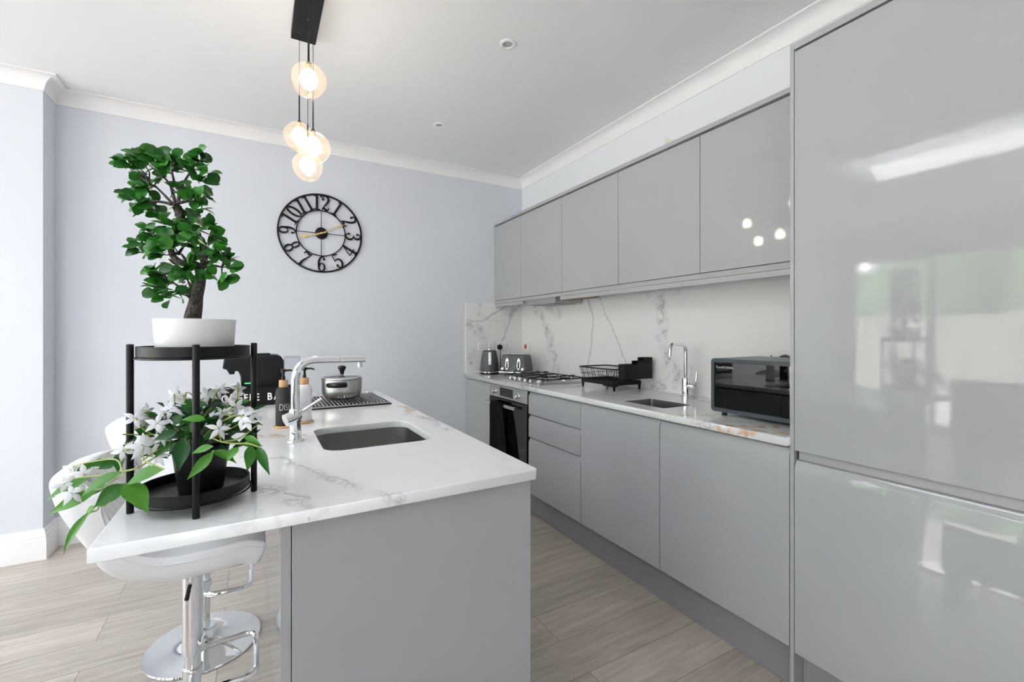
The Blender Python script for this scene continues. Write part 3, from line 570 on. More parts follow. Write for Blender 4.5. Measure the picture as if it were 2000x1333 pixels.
# tall unit
XT = XD
t = thing('tall_cabinet', 'tall glossy grey larder cabinet filling the right edge, with two big doors', 'cabinet', (1.87, .58, 0))
MB().box(XT, XR-.003, .8545, .8675, .001, 2.240).build('side_panel', GLOSS, t, bevel=.001)
MB().box(XT+.021, XR-.003, .270, .853, .171, 2.239).build('carcass', DARKGAP, t)
MB().box(XT, XT+.020, .270, .8535, 2.2175, 2.240).build('top_rail', GREYM, t)
MB().box(XT, XT+.019, .270, .8525, .8576, 2.2095).build('upper_door', GLOSS, t, bevel=.0012)
MB().prism([(XT, .171), (XT, .800), (XT+.010, .823), (XT+.019, .8263), (XT+.019, .171)], 'y', .270, .8525).build('lower_door', GLOSS, t, bevel=.0012)
MB().box(XT+.0135, XT+.0205, .270, .8445, .8275, .8565).build('handle_channel', GREYM, t)
MB().box(XT+.055, XT+.070, .270, .853, .001, .170).build('plinth', GREYD, t)
MB().box(XT+.075, XR-.003, -.35, .268, .001, 2.24).box(XT, XT+.07, -.35, .268, .171, 2.24).build('neighbour_column', GLOSS, t)

# ------------------------------------------------------------------ worktop, splashbacks, sink
WX = XD-.02
hole = rrect(1.665, 1.870, 1.49, 1.76, .015)
wt = slab('worktop', [(WX, .8690), (2.1455, .8690), (2.1455, 3.612), (WX, 3.612)], [hole], ZW, .9, MARB_W, .002)
tag(wt, 'long white marble worktop with gold veins running along the right wall', 'worktop')
sk = thing('inset_sink', 'small steel sink sunk in the right-hand worktop, below the swan-neck tap', 'sink', (1.77, 1.62, .869))
def bowl(x0, x1, y0, y1, r, ztop, depth, parent, m=STEELD):
    o = rrect(x0, x1, y0, y1, r, 5); n = len(o); vs = []; cx, cy = (x0+x1)/2, (y0+y1)/2
    levels = [(1.0, 0), (.99, -depth*.5), (.975, -depth*.88), (.90, -depth*.985), (.5, -depth), (.1, -depth*1.01)]
    for sc, z in levels:
        for p in o: vs.append((cx+(p[0]-cx)*sc, cy+(p[1]-cy)*sc, ztop+z))
    fs = [(l*n+i, l*n+(i+1) % n, (l+1)*n+(i+1) % n, (l+1)*n+i) for l in range(len(levels)-1) for i in range(n)]
    fs.append(tuple((len(levels)-1)*n+i for i in range(n)))
    ob = MB().add(vs, fs).build('bowl', m, parent, smooth=True, angle=50)
    MB().lathe([(0, .001), (.026, .001), (.030, .004), (.038, .004), (.040, .001)], (cx, cy, ztop-depth), 24).build('drain', CHROME, parent, smooth=True)
bowl(1.6660, 1.8690, 1.491, 1.759, .015, .8980, .17, sk)
sp = MB().box(2.1465, XR-.0005, .8690, 3.6115, .9005, 1.512).build('splashback', MARB_R)
tag(sp, 'white marble splashback with grey veins on the long wall above the worktop', 'splashback')
sp = MB().box(1.580, 2.146, 3.6125, 3.6240, .9005, 1.520).build('splashback', MARB_B)
tag(sp, 'short marble splashback panel on the end wall behind kettle and toaster', 'splashback')

# swan-neck tap
t = thing('kitchen_tap', 'slim chrome swan-neck mixer tap standing behind the small right-hand sink', 'tap', (2.075, 1.70, .9))
MB().lathe([(.024, 0), (.024, .006), (.021, .009), (.021, .10), (.018, .105), (0, .105)], (2.075, 1.70, .9005), 20).build('body', CHROME, t, smooth=True)
MB().tube(arc_path([(2.075, 1.70, 1.0), (2.075, 1.70, 1.190), (1.915, 1.665, 1.197), (1.900, 1.66, 1.130)], .04, 7), .0105, 12).build('spout', CHROME, t, smooth=True)
l = MB().tube([(2.075, 1.700, .960), (2.085, 1.655, .960)], .017, 14).build('handle', CHROME, t, smooth=True)
MB().tube([(2.087, 1.648, .962), (2.092, 1.640, 1.045)], .0045, 8).build('lever', CHROME, l, smooth=True)

# ------------------------------------------------------------------ wall cabinets
XU, ZU0, ZU1 = 1.8643, 1.5466, 2.2135
US = [3.6226, 3.157, 2.582, 2.013, 1.446, .8685]
words = ['far-corner narrow wall cabinet by the end wall, above the kettle', 'wall cabinet over the gas hob, second from the end wall', 'grey gloss wall cabinet above the dish rack, showing the clock reflection',
         'wide grey gloss wall cabinet above the small sink', 'large grey gloss wall cabinet beside the tall unit, with lamp reflections']
for i in range(5):
    a, b = US[i+1], US[i]
    t = thing('wall_cabinet', words[i], 'cabinet', ((XU+XR)/2, (a+b)/2, ZU0), 'glossy grey wall cabinets')
    MB().box(XU+.021, XR-.003, a+.0008, b-.0008, ZU0-.004, ZU1+.010).build('carcass', GREYM, t)
    MB().box(XU, XU+.019, a+.0014, b-.0014, ZU0, ZU1).build('door', GLOSS, t, bevel=.0012)
tag(MB().box(XU-.004, XR-.003, .8690, 3.6226, 2.2245, 2.247).build('cabinet_top_rail', GREYM), 'thin grey cornice strip lying along the tops of the wall cabinets', 'cornice strip')
tag(MB().box(XU+.004, XU+.019, .8690, 3.6226, 1.5185, 1.5425).build('handle_rail', GREYM), 'grey finger-pull rail just below the wall cabinet doors', 'rail')
tag(MB().box(XU+.002, XU+.018, .8690, 2.605, 1.491, 1.5160).build('cabinet_pelmet', GREYM), 'long grey light pelmet under the wall cabinets, right of the hood', 'pelmet')
tag(MB().box(XU+.002, XU+.018, 3.130, 3.6226, 1.491, 1.5160).build('cabinet_pelmet', GREYM), 'short grey pelmet under the corner wall cabinet', 'pelmet')
t = thing('extractor_hood', 'grey cooker hood tucked under the wall cabinet above the hob', 'hood', (2.0, 2.86, 1.54))
MB().prism([(XU+.0205, 1.530), (XU+.030, 1.4805), (XR-.03, 1.4805), (XR-.02, 1.5415), (XU+.0205, 1.5415)], 'y', 2.70, 3.125).build('housing', STEEL, t)
MB().box(XU+.05, XR-.05, 2.74, 3.08, 1.477, 1.4800).build('filter', GREYD, t)
tag(MB().box(XU+.020, XU+.070, 2.27, 2.604, 1.4885, 1.4980).build('board_offcut', MDF), 'bare brown board edge showing below the cabinets beside the hood', 'board')
# torn paper curl above the cabinets
vs = []
for i in range(9):
    for j in range(5):
        u, v = i/8, j/4
        vs.append((1.885+.012*sin(u*3)+.02*v*(1-u), 1.56+.12*u, 2.2475+v*.055*u**1.6+.004*sin(5*u)))
o = MB().add(vs, [(i*5+j, i*5+j+1, (i+1)*5+j+1, (i+1)*5+j) for i in range(8) for j in range(4)]).build('torn_paper', PAPER, smooth=True)
tag(o, 'small curled scrap of torn paper on top of the wall cabinets', 'paper')
# ------------------------------------------------------------------ island
IX0, IX1, IY0, IY1 = -.245, .638, .984, 2.826
ZI = .8745
tap_c = (.106, 1.637)
ho = rrect(.175, .520, 1.440, 1.815, .055, 8)
wt = slab('island_worktop', [(IX0, IY0), (IX1-.012, IY0), (IX1, IY0+.012), (IX1, IY1), (IX0, IY1)], [ho], ZI, .9, MARB_I, .0025)
tag(wt, 'white marble island worktop with grey veins and overhanging breakfast bar', 'worktop')
t = thing('island_end_panel', 'big flat grey end panel of the island facing the camera', 'panel', (.34, 1.0, 0))
MB().box(.0590, .6247, 1.005, 1.020, .001, ZI-.0015).build('end_panel', GLOSS, t, bevel=.001)
t2 = thing('island_back_panel', 'glossy grey panel along the seating side of the island, beside the stools', 'panel', (.047, 1.9, 0))
MB().box(.0380, .0575, 1.005, 2.812, .001, ZI-.0015).build('side_panel', GLOSS, t2, bevel=.001)
isp = [1.0215, 1.6150, 2.2130, 2.8110]
lab = ['island base unit nearest the camera, door facing the aisle, below the undermount sink', 'middle island base unit, door facing the aisle', 'far island base unit, door facing the aisle, by the end wall']
for i in range(3):
    t = thing('island_cabinet', lab[i], 'cabinet', (.34, (isp[i]+isp[i+1])/2, 0), 'island base units')
    MB().box(.0585, .603, isp[i]+.001, isp[i+1]-.001, .1816, .70 if i < 2 else ZI-.0015).build('carcass', GREYM, t)
    front('door', isp[i], isp[i+1], .1816, .866, t, xd=.6245, sgn=-1)
tag(MB().box(.555, .570, 1.0215, 2.811, .001, .1812).build('island_plinth', GREYD), 'grey kickboard under the island on the aisle side', 'plinth')
t = thing('undermount_sink', 'large steel undermount sink set in the island worktop beside the tall tap', 'sink', (.34, 1.63, ZI))
bowl(.165, .530, 1.430, 1.825, .06, ZI-.0008, .17, t)

# pull-out tap on the island
cx, cy = tap_c
t = thing('island_tap', 'large chrome pull-out mixer tap with straight horizontal spout on the island', 'tap', (cx, cy, .9))
MB().lathe([(.0275, 0), (.0255, .004), (.020, .007), (.0178, .012), (.0178, .060), (.0195, .066), (.0195, .100), (.017, .106), (0, .106)], (cx, cy, .9003), 28).build('body', CHROME, t, smooth=True)
MB().tube([(cx-.030, cy-.012, .972), (cx+.012, cy+.004, .986)], [.0205, .0195], 20).build('mixer_joint', CHROME, t, smooth=True)
MB().tube(arc_path([(cx, cy, .99), (cx, cy, 1.166), (cx+.137, cy, 1.166)], .075, 10), .0135, 18).build('riser', CHROME, t, smooth=True)
hd = MB().tube([(cx+.1385, cy, 1.166), (cx+.222, cy, 1.166)], .0143, 18).build('spray_head', CHROME, t, smooth=True)
MB().cyl((cx+.205, cy), .0085, 1.136, 1.153, 14).build('nozzle', CHROME, hd, smooth=True)
MB().tube([(cx+.018, cy-.002, .995), (cx+.078, cy-.014, 1.036)], [.0052, .0035], 10).build('lever', CHROME, t, smooth=True)

# soap bottles
def bottle(x, y, m, mt, label, word, name):
    t = thing(name, label, 'bottle', (x, y, .9), 'pump soap bottles on bamboo coasters')
    MB().lathe([(.0, 0), (.0252, 0), (.0272, .003), (.0272, .118), (.0258, .130), (.0215, .139), (.0155, .144), (0, .144)], (x, y, .9075), 28).build('bottle', m, t, smooth=True)
    MB().lathe([(.0150, 0), (.0155, .002), (.0155, .024), (.0142, .0265), (0, .0265)], (x, y, 1.0515), 24).build('bamboo_collar', BAMBOO, t, smooth=True)
    p = MB().lathe([(.0065, 0), (.0065, .012), (.0045, .014), (.0045, .028), (.0085, .030), (.0090, .040), (.006, .042), (0, .042)], (x, y, 1.0780), 16)
    p.tube([(x, y, 1.114), (x+.026, y-.004, 1.114), (x+.036, y-.006, 1.109)], [.0045, .0036, .003], 8).build('pump', BLACKP, t, smooth=True)
    # printed word wraps the front of the bottle
    R = .0275; size = .036; cu_o = text(word, size, Matrix.Identity(4), 'lettering', mt, None, 0.0, offset=-.0004, align='CENTER', xs=.62)
    me = cu_o.data
    view = math.atan2(-y, -x)+.32
    for v in me.vertices:
        a = view + v.co.x/R
        v.co = Vector((x+R*cos(a), y+R*sin(a), .966+v.co.y))
    put(cu_o, t)
    return t
def coaster(x, y, label):
    o = MB().lathe([(0, 0), (.034, 0), (.0355, .002), (.0355, .005), (.034, .0068), (0, .0068)], (x, y, .9003), 36).build('bamboo_coaster', BAMBOO, smooth=True)
    tag(o, label, 'coaster', 'bamboo coasters under the soap bottles')
bottle(.083, 1.905, BOTD, GREYTXT, 'charcoal pump bottle lettered DISH with bamboo collar, behind the island tap', 'DISH', 'soap_dispenser')
coaster(.083, 1.905, 'round bamboo coaster under the charcoal dish soap bottle')
bottle(.160, 1.960, BOTW, GREYTXT, 'white pump bottle lettered HAND with bamboo collar, half hidden by the island tap', 'HAND', 'soap_dispenser')
coaster(.160, 1.960, 'round bamboo coaster under the white hand soap bottle')

# roll-out draining rack and saucepan
t = thing('draining_rack', 'roll-out steel draining rack over a black tray beneath the saucepan', 'rack', (.39, 2.44, .9))
MB().box(.205, .580, 2.245, 2.640, .9003, .9065).build('tray', BLACKP, t, bevel=.002)
mb = MB()
for i in range(22):
    x = .215+i*.0165; mb.tube([(x, 2.250, .9165), (x, 2.636, .9165)], .0038, 6)
mb.build('rods', STEEL, t, smooth=True)
MB().box(.206, .570, 2.247, 2.259, .9068, .9125).build('rail', STEELD, t, bevel=.001)
MB().box(.206, .570, 2.626, 2.638, .9068, .9125).build('rail', STEELD, t, bevel=.001)
pc = (.380, 2.475)
t = thing('saucepan', 'stainless steel saucepan with glass lid and black knob on the draining rack', 'saucepan', (*pc, .921))
R = .0985
MB().lathe([(0, 0), (R-.022, 0), (R-.010, .006), (R-.003, .020), (R, .040), (R, .094), (R+.004, .098), (R+.004, .101), (R-.003, .101), (R-.003, .03), (R-.02, .006), (0, .005)], (*pc, .9212), 48).build('pan', STEEL, t, smooth=True)
lid = MB().lathe([(R-.001, 0), (R-.002, .004), (R*.82, .009), (R*.5, .014), (.02, .017), (0, .017)], (*pc, 1.0225), 40).build('glass_lid', CLEARP, t, smooth=True)
MB().lathe([(R-.004, -.002), (R+.003, -.002), (R+.004, .002), (R-.002, .005), (R-.005, .001)], (*pc, 1.0245), 40, cap=False).build('lid_rim', CHROME, lid, smooth=True)
MB().lathe([(.011, 0), (.010, .008), (.013, .018), (.021, .034), (.020, .042), (.012, .046), (0, .047)], (*pc, 1.0400), 20).build('lid_knob', BLACKP, lid, smooth=True)
va = math.atan2(-pc[1], -pc[0])-.22
for k, aa in enumerate((va, va+pi)):
    pts = [(pc[0]+(R+.012+.010*sin(pi*q/6))*cos(aa+(q-3)*.135), pc[1]+(R+.012+.010*sin(pi*q/6))*sin(aa+(q-3)*.135), .995) for q in range(7)]
    h_ = MB().tube(pts, .0125, 8, flat=1.0).build('side_handle', BLACKP, t, smooth=True)
    c0 = Vector((pc[0]+(R+.006)*cos(aa), pc[1]+(R+.006)*sin(aa), .995))
    MB().box(-.008, .012, -.014, .014, -.008, .008, Matrix.Translation(c0) @ Matrix.Rotation(aa, 4, 'Z')).build('bracket', CHROME, h_)

# coffee machine, sign box and packets
t = thing('coffee_machine', 'black pod coffee machine at the far end of the island', 'coffee machine', (-.02, 2.70, .9))
y0, y1 = 2.615, 2.765
side = [(-.070, .9005), (.108, .9005), (.116, .93), (.116, 1.11), (.105, 1.132), (.085, 1.143), (-.02, 1.143), (-.135, 1.138), (-.147, 1.128), (-.154, 1.080), (-.135, 1.074), (-.128, 1.056), (-.108, 1.056), (-.10, 1.066), (-.088, 1.066), (-.078, 1.04)]
MB().prism(side, 'y', y0, y1).build('body', BLACKP, t, bevel=.010, bseg=3)
MB().box(-.03, .055, y0+.03, y1-.03, 1.1435, 1.1500).build('lid_handle', BLACKP, t, bevel=.002)
MB().box(-.175, -.073, y0+.01, y1-.01, .9005, .925).build('drip_tray', BLACKP, t, bevel=.004)
MB().lathe([(.012, 0), (.014, .012), (0, .012)], (-.118, 2.69, 1.046), 14).build('coffee_spout', BLACKG, t)
MB().box(.119, .195, y0+.02, y1-.02, .9005, 1.125).build('water_tank', CLEARP, t, bevel=.006)
MB().box(.118, .197, y0+.018, y1-.018, 1.126, 1.132).build('tank_lid', CLEARP, t)
MB().box(-.060, -.030, y0-.0012, y0-.0002, 1.000, 1.006).build('status_light', mat('green_light', (.05, .5, .2), .4, emit=(.1, .8, .3), estr=.6), t)
t = thing('coffee_sign_box', 'black storage box lettered COFFEE BAR in front of the coffee machine', 'box', (-.02, 2.55, .9))
MB().box(-.205, .200, 2.518, 2.522, .9005, .989).box(-.205, .200, 2.586, 2.590, .9005, .989).box(-.205, -.201, 2.522, 2.586, .9005, .989).box(.196, .200, 2.522, 2.586, .9005, .989).box(-.201, .196, 2.522, 2.586, .9005, .905).build('box', BLACKM, t)
for word, xa, xb in (('COFFEE', -.152, .004), ('BAR', .040, .128)):
    o = text(word, .0485, Matrix.Translation((0, 2.5174, .9265)) @ Matrix.Rotation(pi/2, 4, 'X'), 'lettering', WHTXT, None, .0004, offset=.0010, gap=1.35)
    x0_ = min(v.co.x for v in o.data.vertices); x1_ = max(v.co.x for v in o.data.vertices)
    for v in o.data.vertices: v.co.x = xa+(v.co.x-x0_)*(xb-xa)/(x1_-x0_)
    put(o, t)
for i, (x, dz, lab_) in enumerate(((-.175, .012, 'white sachet leaning at the open left end of the coffee box'), (-.135, .016, 'white sachet second from the left end in the coffee box'), (-.095, .022, 'tallest white sachet in the coffee box, nearest the machine body'))):
    o = MB().box(x-.017, x+.017, 2.53+.012*i, 2.537+.012*i, .906, .986+dz).build('sachet', WHITEP, bevel=.002)
    tag(o, lab_, 'sachet', 'white sachets in the coffee box')
    put(MB().box(x-.016, x+.016, 2.5292+.012*i, 2.5298+.012*i, .975+dz, .980+dz).build('printed_band', BLACKP), o)

# ------------------------------------------------------------------ plant stand
SC = (-.1145, 1.153)
t = thing('plant_stand', 'black two-tier metal plant stand on the near corner of the island', 'plant stand', (*SC, .9))
for (x, y) in ((-.220, 1.142), (-.104, 1.048), (-.009, 1.164), (-.125, 1.258)):
    d = Vector((x-SC[0], y-SC[1])).normalized()*.1065
    MB().lathe([(.0058, 0), (.0063, .002), (.0063, .332), (.0056, .3335), (0, .3335)], (SC[0]+d.x, SC[1]+d.y, .9003), 16).build('leg', BLACKM, t, smooth=True)
for z in (.922, 1.2065):
    MB().lathe([(0, 0), (.0950, 0), (.0985, .003), (.0985, .0225), (.0965, .0225), (.0960, .004), (0, .0035)], (*SC, z), 56).build('tray', BLACKM, t, smooth=True)
for z in (.921, 1.2055):
    pts = [(SC[0]+.1*cos(2*pi*k/40), SC[1]+.1*sin(2*pi*k/40), z) for k in range(40)]
    MB().tube(pts, .0022, 6, closed=True).build('ring', BLACKM, t, smooth=True)

# bonsai
t = thing('bonsai_tree', 'artificial bonsai with twisting trunk and round leaves in white bowl on top tray', 'plant', (*SC, 1.21))
MB().lathe([(0, 0), (.0660, 0), (.0680, .003), (.0725, .0735), (.0712, .0735), (.0665, .012), (0, .010)], (*SC, 1.2110), 48).build('pot', CERAM, t, smooth=True)
MB().lathe([(0, .004), (.05, .003), (.0706, 0)], (*SC, 1.268), 32, cap=False).build('soil', SOIL, t)
tb = MB(); pts = smoothpath([p for p, r in BONSAI_TRUNK], 4); rs = []
rr_ = [r for p, r in BONSAI_TRUNK]
for i in range(len(pts)):
    u = i/4; k = min(int(u), len(rr_)-2); f_ = u-k; rs.append(rr_[k]*(1-f_)+rr_[k+1]*f_)
pts = [Vector((pts[0].x+.002, pts[0].y, 1.266))]+pts; rs = [r*.84 for r in [rs[0]*1.12]+rs]
tb.tube(pts, rs, 12)
brp = list(pts)
for b in BONSAI_BRANCHES:
    q = smoothpath(b, 3); tb.tube(q, [.0036*(1-.6*i/len(q)) for i in range(len(q))], 6); brp += q
for s in BONSAI_SITES:
    s = Vector(s); near = min(brp, key=lambda p: (p-s).length)
    mid = (s+near)/2+Vector((random.uniform(-.004, .004),)*3); tb.tube([near, mid, s], [.0018, .0013, .0008], 5)
tb.build('trunk', BARK, t, smooth=True, angle=60)
def leaf(mb, base, tip, width, nrm, curl=.12, fold=.25, round_=False, nseg=6):
    base = Vector(base); tip = Vector(tip); d = tip-base; L = d.length; d.normalize()
    n = Vector(nrm); n = (n-d*n.dot(d)).normalized(); s = d.cross(n); vs = []
    for i in range(nseg+1):
        u = i/nseg
        if round_: w = math.sqrt(max(0, 1-(2*(u**.85)-1)**2))*width/2
        else: w = (max(0, sin(pi*u**.78))**1.12)*(1.08-u*.22)*width/2 if u < 1 else 0
        w = max(w, width*.015)
        c = base+d*L*u+n*(curl*L*(sin(pi*u)*.5-u*u*.5))
        vs += [c-s*w+n*(fold*w), c-s*w*.5+n*(fold*w*.35), c, c+s*w*.5+n*(fold*w*.35), c+s*w+n*(fold*w)]
    mb.add(vs, [(i*5+k, i*5+k+1, (i+1)*5+k+1, (i+1)*5+k) for i in range(nseg) for k in range(4)])
def dup_faces_ok(): pass
lb = MB(); rnd = random.Random(5); axis0 = Vector((SC[0], SC[1], 0))
for s in BONSAI_SITES:
    s = Vector(s)
    for k in range(6):
        out = Vector((s.x-SC[0], s.y-SC[1], 0)); out = out.normalized() if out.length > .005 else Vector((0, -1, 0))
        d = (out*rnd.uniform(.2, 1)+Vector((rnd.uniform(-1, 1), rnd.uniform(-1, 1), rnd.uniform(-.7, .8)))).normalized()
        b_ = s+Vector((rnd.uniform(-1, 1), rnd.uniform(-1, 1), rnd.uniform(-1, 1)))*.007
        n = Vector((rnd.uniform(-.8, .8), -.7+rnd.uniform(-.6, .6), .7+rnd.uniform(-.4, .6)))
        if abs(n.normalized().dot(d)) > .9: n = Vector((.3, -.9, .4))
        L = rnd.uniform(.021, .031); leaf(lb, b_, b_+d*L, L*rnd.uniform(.66, .86), n, curl=rnd.uniform(.05, .25), fold=rnd.uniform(.05, .3), round_=True)
lb.build('foliage', LEAFB, t, smooth=True, angle=80)

# jasmine
PC = (-.1050, 1.150)
t = thing('flowering_plant', 'artificial white star-flowered trailing plant in black pot on the lower tray', 'plant', (*PC, .926))
MB().lathe([(0, 0), (.0385, 0), (.0400, .002), (.0510, .088), (.0540, .090), (.0548, .104), (.0528, .104), (.0505, .092), (0, .088)], (*PC, .9262), 40).build('pot', BLACKM, t, smooth=True)
mbs = {'dark': MB(), 'mid': MB(), 'bright': MB()}; cp0 = Vector((0, 0, 1.256)); rnd = random.Random(8)
for (b_, t_, w, s) in JAS_LEAVES:
    b_ = Vector(b_); n = (cp0-b_).normalized()*.8+Vector((rnd.uniform(-.35, .35), rnd.uniform(-.35, .35), .55+rnd.uniform(-.3, .3)))
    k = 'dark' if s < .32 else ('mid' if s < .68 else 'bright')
    leaf(mbs[k], b_, t_, w, n, curl=.12, fold=.22, nseg=9)
for i in range(120):   # fill of leaves around the crown
    a = rnd.uniform(0, 2*pi); r = rnd.uniform(.0, .075); z = rnd.uniform(1.025, 1.095)-r*.35
    b_ = Vector((PC[0]+r*cos(a), PC[1]+r*sin(a)+.01, z)); d = Vector((cos(a)*rnd.uniform(.5, 1), sin(a)*rnd.uniform(.5, 1), rnd.uniform(-.35, .75))).normalized()
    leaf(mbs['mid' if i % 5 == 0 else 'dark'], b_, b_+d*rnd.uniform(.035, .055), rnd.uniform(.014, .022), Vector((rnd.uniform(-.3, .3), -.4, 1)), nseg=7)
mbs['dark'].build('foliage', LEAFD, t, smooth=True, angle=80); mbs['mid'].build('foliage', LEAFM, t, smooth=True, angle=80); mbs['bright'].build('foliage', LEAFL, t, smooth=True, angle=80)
sb = MB()
for s_ in JAS_STEMS:
    q = smoothpath(s_, 4); sb.tube(q, .0014, 6)
allst = [Vector(p) for s_ in JAS_STEMS for p in s_]
def flower(c, sc, dirv):
    fb_ = MB(); d = dirv.normalized(); u = d.orthogonal().normalized(); v = d.cross(u); a0 = rnd.uniform(0, 6.28)
    for k in range(5):
        a = a0+2*pi*k/5+rnd.uniform(-.12, .12); o = u*cos(a)+v*sin(a)
        tip = c+o*.0215*sc-d*rnd.uniform(.002, .010)*sc
        leaf(fb_, c+o*.001, tip, .0092*sc, d, curl=.15, fold=-.15, nseg=5)
    return fb_
for (c, s) in JAS_FLOWERS:
    c = Vector(c); near = min(allst, key=lambda p: (p-c).length)
    dv = (cp0-c).normalized()+Vector((rnd.uniform(-.6, .6), rnd.uniform(-.4, .4), rnd.uniform(-.3, .7)))
    flower(c, s, dv).build('flower', PETAL, t, smooth=True, angle=80)
    back = c-dv.normalized()*.018
    sb.tube(smoothpath([c, back, (back+near)/2+Vector((0, 0, .006)), near], 3), .0011, 5)
sb.build('stems', STEM, t, smooth=True)

# ------------------------------------------------------------------ bar stools
def leathermat():
    m = LEATHER.copy(); m.name = 'quilted_leatherette'; t = m.node_tree; N = t.nodes; b = N['Principled BSDF']
    tcn = N.new('ShaderNodeTexCoord'); mp = N.new('ShaderNodeMapping'); mp.inputs['Rotation'].default_value = (pi/4, 0, 0); t.links.new(tcn.outputs['Object'], mp.inputs[0])
    hs = []
    for ax in ('Y', 'Z'):
        sp_ = N.new('ShaderNodeSeparateXYZ'); t.links.new(mp.outputs[0], sp_.inputs[0])
        a = N.new('ShaderNodeMath'); a.operation = 'PINGPONG'; a.inputs[1].default_value = .016; t.links.new(sp_.outputs[ax], a.inputs[0])
        c = N.new('ShaderNodeMapRange'); c.interpolation_type = 'SMOOTHSTEP'; c.inputs['From Max'].default_value = .0035; t.links.new(a.outputs[0], c.inputs[0]); hs.append(c.outputs[0])
    mn = N.new('ShaderNodeMath'); mn.operation = 'MINIMUM'; t.links.new(hs[0], mn.inputs[0]); t.links.new(hs[1], mn.inputs[1])
    bp = N.new('ShaderNodeBump'); bp.inputs['Strength'].default_value = .8; bp.inputs['Distance'].default_value = .004
    t.links.new(mn.outputs[0], bp.inputs['Height']); t.links.new(bp.outputs[0], b.inputs['Normal'])
    return m
QUILT = leathermat()
def bucket(cx, cy, dz=0):
    """closed shell: profile in x-z swept across y"""
    cen = [(-.228, .912), (-.212, .858), (-.176, .795), (-.140, .742), (-.110, .694), (-.066, .668), (-.010, .658), (.07, .660), (.145, .665), (.196, .648)]
    cs = smoothpath([(x, 0, z) for x, z in cen], 4); nu = len(cs); nv = 21; vi = []; vo = []
    for i, c in enumerate(cs):
        u = i/(nu-1); bk = max(0, 1-u/.42)
        tn = (cs[min(i+1, nu-1)]-cs[max(i-1, 0)]).normalized(); nn = Vector((tn.z, 0, -tn.x))  # outward (down/back)
        if nn.z > 0 and bk < .2: nn = -nn
        if bk >= .2 and nn.x > 0: nn = -nn
        for j in range(nv):
            v = -1+2*j/(nv-1); a = abs(v)
            hw = .205-.012*(1-bk)*0
            y = hw*sin(v*pi/2*.98) if True else 0
            fwd = .085*bk*(a**2.4); drop = -.045*bk*(a**3)+.022*(1-bk)*(a**3)
            th = .066*(1-.35*(a**6))
            p = Vector((cx+c.x+fwd, cy+y, c.z+drop+dz)); vi.append(p)
            inw = Vector((0, (1 if v > 0 else -1)*.004*(a**4), 0))
            vo.append(p+nn*th+inw+Vector((.02*bk*a**4, 0, 0)))
    return vi, vo, nu, nv
